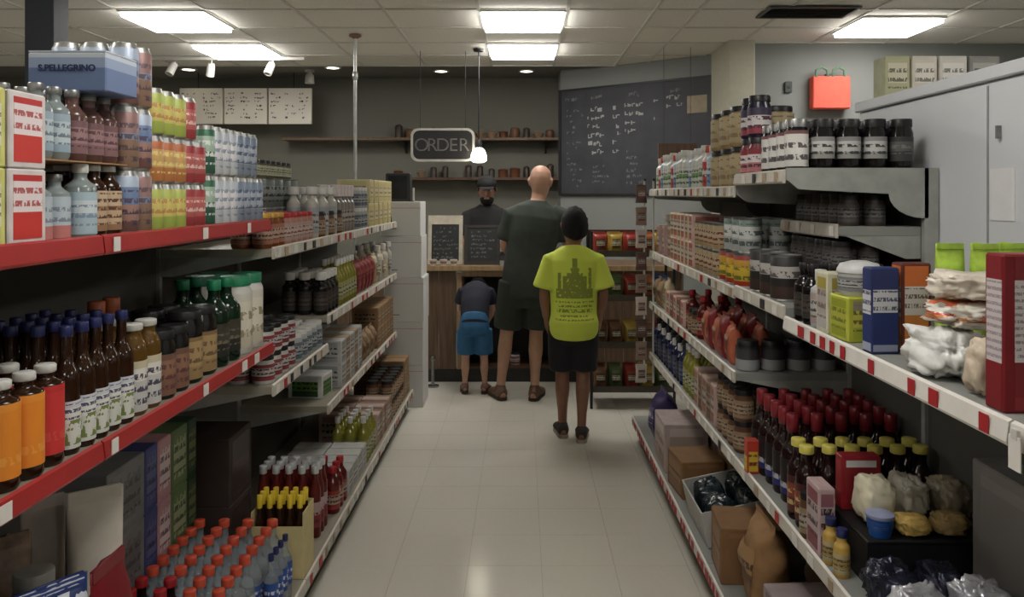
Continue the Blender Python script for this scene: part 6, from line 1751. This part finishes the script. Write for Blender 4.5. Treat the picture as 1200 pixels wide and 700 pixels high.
def neon_shirt():
    m = bpy.data.materials.new("neon_yellow_shirt")
    m.use_nodes = True
    nt = m.node_tree
    b = nt.nodes["Principled BSDF"]
    b.inputs["Roughness"].default_value = 0.8
    tc = nt.nodes.new("ShaderNodeTexCoord")
    sp = nt.nodes.new("ShaderNodeSeparateXYZ"); nt.links.new(tc.outputs["Object"], sp.inputs[0])

    def cmp(sock, op, v):
        n = nt.nodes.new("ShaderNodeMath"); n.operation = op; n.inputs[1].default_value = v
        nt.links.new(sock, n.inputs[0]); return n.outputs[0]

    def mul(a, c):
        n = nt.nodes.new("ShaderNodeMath"); n.operation = 'MULTIPLY'; nt.links.new(a, n.inputs[0]); nt.links.new(c, n.inputs[1]); return n.outputs[0]

    def mx(a, c):
        n = nt.nodes.new("ShaderNodeMath"); n.operation = 'MAXIMUM'; nt.links.new(a, n.inputs[0]); nt.links.new(c, n.inputs[1]); return n.outputs[0]
    X, Z = sp.outputs["X"], sp.outputs["Z"]

    def rect(x0, x1, z0, z1):
        return mul(mul(cmp(X, 'GREATER_THAN', x0), cmp(X, 'LESS_THAN', x1)), mul(cmp(Z, 'GREATER_THAN', z0), cmp(Z, 'LESS_THAN', z1)))
    back = cmp(sp.outputs["Y"], 'LESS_THAN', 0.0)
    # silhouette of a building with spire
    sil = None
    for r in ((-.016, .016, 1.08, 1.15), (-.028, .028, 1.04, 1.09), (-.075, .075, .90, 1.04), (-.105, -.085, .95, 1.06), (.085, .105, .93, 1.09), (-.115, .115, .90, .96), (-.05, .05, 1.0, 1.06)):
        q = rect(*r); sil = q if sil is None else mx(sil, q)
    nz = nt.nodes.new("ShaderNodeTexNoise"); nz.inputs["Scale"].default_value = 55.0
    nt.links.new(tc.outputs["Object"], nz.inputs["Vector"])
    sil = mul(sil, cmp(nz.outputs["Fac"], 'GREATER_THAN', 0.34))
    lines = None
    for r in ((-.12, .12, .872, .882), (-.10, .11, .845, .858), (-.11, .11, .812, .834), (-.09, .09, .786, .797), (-.12, .12, .765, .774)):
        q = rect(*r); lines = q if lines is None else mx(lines, q)
    mp = nt.nodes.new("ShaderNodeMapping"); mp.inputs["Scale"].default_value = (90, 1, 60); nt.links.new(tc.outputs["Object"], mp.inputs[0])
    n2 = nt.nodes.new("ShaderNodeTexNoise"); n2.inputs["Scale"].default_value = 1.0; nt.links.new(mp.outputs[0], n2.inputs["Vector"])
    lines = mul(lines, cmp(n2.outputs["Fac"], 'GREATER_THAN', 0.46))
    ink = mul(mx(sil, lines), back)
    n3 = nt.nodes.new("ShaderNodeTexNoise"); n3.inputs["Scale"].default_value = 6.0; nt.links.new(tc.outputs["Object"], n3.inputs["Vector"])
    rp = nt.nodes.new("ShaderNodeValToRGB")
    rp.color_ramp.elements[0].color = lin((196, 212, 72)); rp.color_ramp.elements[1].color = lin((210, 226, 90))
    nt.links.new(n3.outputs["Fac"], rp.inputs[0])
    mm = nt.nodes.new("ShaderNodeMix"); mm.data_type = 'RGBA'
    nt.links.new(ink, mm.inputs["Factor"]); nt.links.new(rp.outputs[0], mm.inputs["A"]); mm.inputs["B"].default_value = lin((132, 144, 56))
    nt.links.new(mm.outputs["Result"], b.inputs["Base Color"])
    bp = nt.nodes.new("ShaderNodeBump"); bp.inputs["Strength"].default_value = 0.35; bp.inputs["Distance"].default_value = 0.02
    nt.links.new(n3.outputs["Fac"], bp.inputs["Height"]); nt.links.new(bp.outputs[0], b.inputs["Normal"])
    return m


Jb = dict(shL=(-.142, 0, 1.128), shR=(.142, 0, 1.128), elL=(-.190, -.01, .925), elR=(.190, -.01, .925), wrL=(-.175, .10, .755), wrR=(.175, .09, .745),
          hdL=(.05, .35, -1), hdR=(-.05, .35, -1), pnL=(1, 0, 0), pnR=(-1, 0, 0), tsL=1, tsR=-1,
          hpL=(-.072, 0, .73), hpR=(.072, 0, .73), knL=(-.072, .03, .405), knR=(.060, .005, .405), anL=(-.070, .03, .075), anR=(.045, -.07, .080), toL=(-.085, .18, .02), toR=(.060, .08, .02),
          neck=(0, .015, 1.215), head=(.005, .035, 1.345), hup=(0.03, .06, 1), hfw=(-.1, 1, -.1), hs=1.0)
tb = [((0, 0, .66), .09, .07), ((0, 0, .73), .128, .098), ((0, 0, .82), .120, .092), ((0, .0, .93), .122, .094), ((0, 0, 1.05), .138, .096), ((0, 0, 1.13), .140, .088), ((0, .008, 1.18), .10, .07), ((0, .012, 1.215), .05, .05)]
tsb = [((0, 0, .645), .140, .112), ((0, -.002, .662), .152, .126), ((0, -.012, .70), .158, .146), ((0, -.014, .745), .158, .150), ((0, -.004, .782), .148, .118), ((0, -.002, .82), .147, .116), ((0, 0, .93), .154, .120), ((0, 0, 1.05), .168, .120), ((0, 0, 1.13), .170, .108), ((0, .006, 1.19), .125, .082), ((0, .012, 1.222), .066, .062)]
person("boy in neon yellow printed T-shirt and black shorts walking away", (0.328, 5.14, 0), 0, sk_boy, Jb, 0.84, tb, tsb, (0.88, .058, .066, .076),
       dict(top=[((0, 0, .60), .135, .108), ((0, 0, .68), .142, .114), ((0, 0, .76), .135, .106), ((0, 0, .82), .125, .098)], len=0.90, r=(.090, .092, .088)), (neon_shirt(), M("black_shorts", (24, 23, 28), 0.8, bump=0.15)),
       hair_cap(M("black_hair", (16, 13, 13), 0.9, var=0.25, vscale=120, bump=0.15), -.088, .050, 0.012), (M("dark_trainer", (46, 42, 40), 0.7), M("pale_sole", (150, 142, 128), 0.6)), eyes=True)

# small child bending into the counter niche
sk_ch = M("skin_child", (184, 144, 122), 0.5, var=0.06, vscale=30)
Jc = dict(shL=(-.105, .200, .765), shR=(.105, .200, .765), elL=(-.135, .235, .62), elR=(.135, .235, .62), wrL=(-.065, .27, .50), wrR=(.085, .27, .50),
          hdL=(.1, .3, -1), hdR=(-.1, .3, -1), pnL=(1, 0, 0), pnR=(-1, 0, 0), tsL=1, tsR=-1,
          hpL=(-.065, 0, .50), hpR=(.065, 0, .50), knL=(-.070, .015, .265), knR=(.075, .015, .265), anL=(-.075, -.01, .055), anR=(.080, -.01, .055), toL=(-.090, .085, .02), toR=(.100, .085, .02),
          neck=(0, .255, .815), head=(.01, .335, .785), hup=(0, .75, .65), hfw=(0, .65, -.75), hs=.80)
tc_ = [((0, -.02, .46), .075, .065), ((0, -.015, .52), .098, .080), ((0, .03, .60), .092, .076), ((0, .09, .68), .094, .076), ((0, .16, .745), .100, .074), ((0, .215, .785), .092, .064), ((0, .25, .81), .045, .042)]
tsc = [((0, -.028, .515), .106, .092), ((0, -.02, .54), .114, .100), ((0, .03, .61), .112, .098), ((0, .09, .685), .114, .096), ((0, .16, .75), .120, .092), ((0, .215, .79), .108, .078), ((0, .25, .815), .056, .052)]
person("small child in blue shorts bending into the counter niche", (-0.372, 6.29, 0), 0, sk_ch, Jc, 0.60, tc_, tsc, (0.65, .046, .050, .052),
       dict(top=[((0, -.02, .46), .108, .095), ((0, -.018, .52), .118, .104), ((0, -.005, .58), .112, .098), ((0, .01, .615), .100, .090)], len=0.80, r=(.074, .074, .072)), (M("navy_shirt", (26, 27, 40), 0.85, bump=0.15), M("blue_shorts", (46, 96, 136), 0.8, var=0.15, vscale=20, bump=0.15)),
       hair_cap(M("black_hair", (20, 17, 17)), -.050, .045, 0.010), (M("child_sandal", (120, 86, 80), 0.6), M("sandal_sole", (60, 48, 40))), voxel=0.0055)

# worker behind the counter, in black with a cap
sk_w = M("skin_worker", (140, 104, 86), 0.5, var=0.06, vscale=30)
Jw = dict(shL=(-.172, 0, 1.345), shR=(.172, 0, 1.345), elL=(-.235, .06, 1.12), elR=(.235, .06, 1.12), wrL=(-.14, .20, 1.04), wrR=(.14, .20, 1.04),
          hdL=(.4, 1, -.1), hdR=(-.4, 1, -.1), pnL=(0, 0, -1), pnR=(0, 0, -1), tsL=1, tsR=-1,
          hpL=(-.09, 0, .87), hpR=(.09, 0, .87), knL=(-.10, .01, .47), knR=(.10, .01, .47), anL=(-.10, -.01, .08), anR=(.10, -.01, .08), toL=(-.12, .14, .02), toR=(.12, .14, .02),
          neck=(0, .02, 1.455), head=(0, .065, 1.585), hup=(0, .16, 1), hfw=(0, 1, -.25), hs=1.02)
tw = [((0, 0, .78), .11, .09), ((0, 0, .87), .155, .115), ((0, 0, 1.0), .145, .108), ((0, 0, 1.12), .145, .11), ((0, 0, 1.25), .16, .112), ((0, 0, 1.34), .162, .10), ((0, .008, 1.41), .12, .08), ((0, .015, 1.455), .055, .055)]
tsw = [((0, 0, .80), .172, .130), ((0, 0, .95), .168, .126), ((0, 0, 1.12), .166, .130), ((0, 0, 1.25), .182, .130), ((0, 0, 1.34), .186, .116), ((0, .008, 1.41), .145, .094), ((0, .015, 1.46), .070, .068)]


def cap_and_beard(t, J):
    hair_cap(M("black_hair", (20, 17, 17)), -.060, .052, 0.008)(t, J)
    F, sd, up, fw = head_frame(J["head"], J["hup"], J["hfw"], J["hs"])
    bm = bmesh.new()
    loft_bm(bm, [(F(0, -.006, .040), .090, .114), (F(0, -.008, .075), .090, .112), (F(0, -.012, .110), .076, .094), (F(0, -.014, .135), .040, .05), (F(0, -.014, .140), .012, .014)], sd)
    c = obj("cap", finish(bm, "cap", True), M("black_cap_cloth", (24, 24, 26), 0.85), t)
    bm = bmesh.new()
    loft_bm(bm, [(F(0, .09, .046), .070, .006), (F(0, .13, .042), .062, .006), (F(0, .165, .036), .040, .005)], sd)
    obj("brim", finish(bm, "brim", True), M("black_cap_cloth", (24, 24, 26)), c)
    bm = bmesh.new()
    loft_bm(bm, [(F(0, .040, -.128), .030, .036), (F(0, .030, -.105), .056, .066), (F(0, .020, -.078), .066, .076), (F(0, .012, -.066), .060, .070)], sd)
    obj("beard", finish(bm, "beard", True), M("black_hair", (20, 17, 17)), t)


person("worker in black shirt and cap standing behind the counter", (-0.325, 7.50, 0), PI, sk_w, Jw, 0.96, tw, tsw, (0.80, .066, .068, .070),
       dict(top=[((0, 0, .72), .155, .118), ((0, 0, .80), .165, .124), ((0, 0, .90), .160, .120), ((0, 0, .96), .15, .114)], len=1.85, r=(.102, .082, .070)), (M("black_shirt", (28, 28, 30), 0.85, bump=0.15), M("black_trousers", (26, 26, 28), 0.85)),
       cap_and_beard, (M("dark_trainer", (46, 42, 40)), M("pale_sole", (150, 142, 128))), eyes=True)
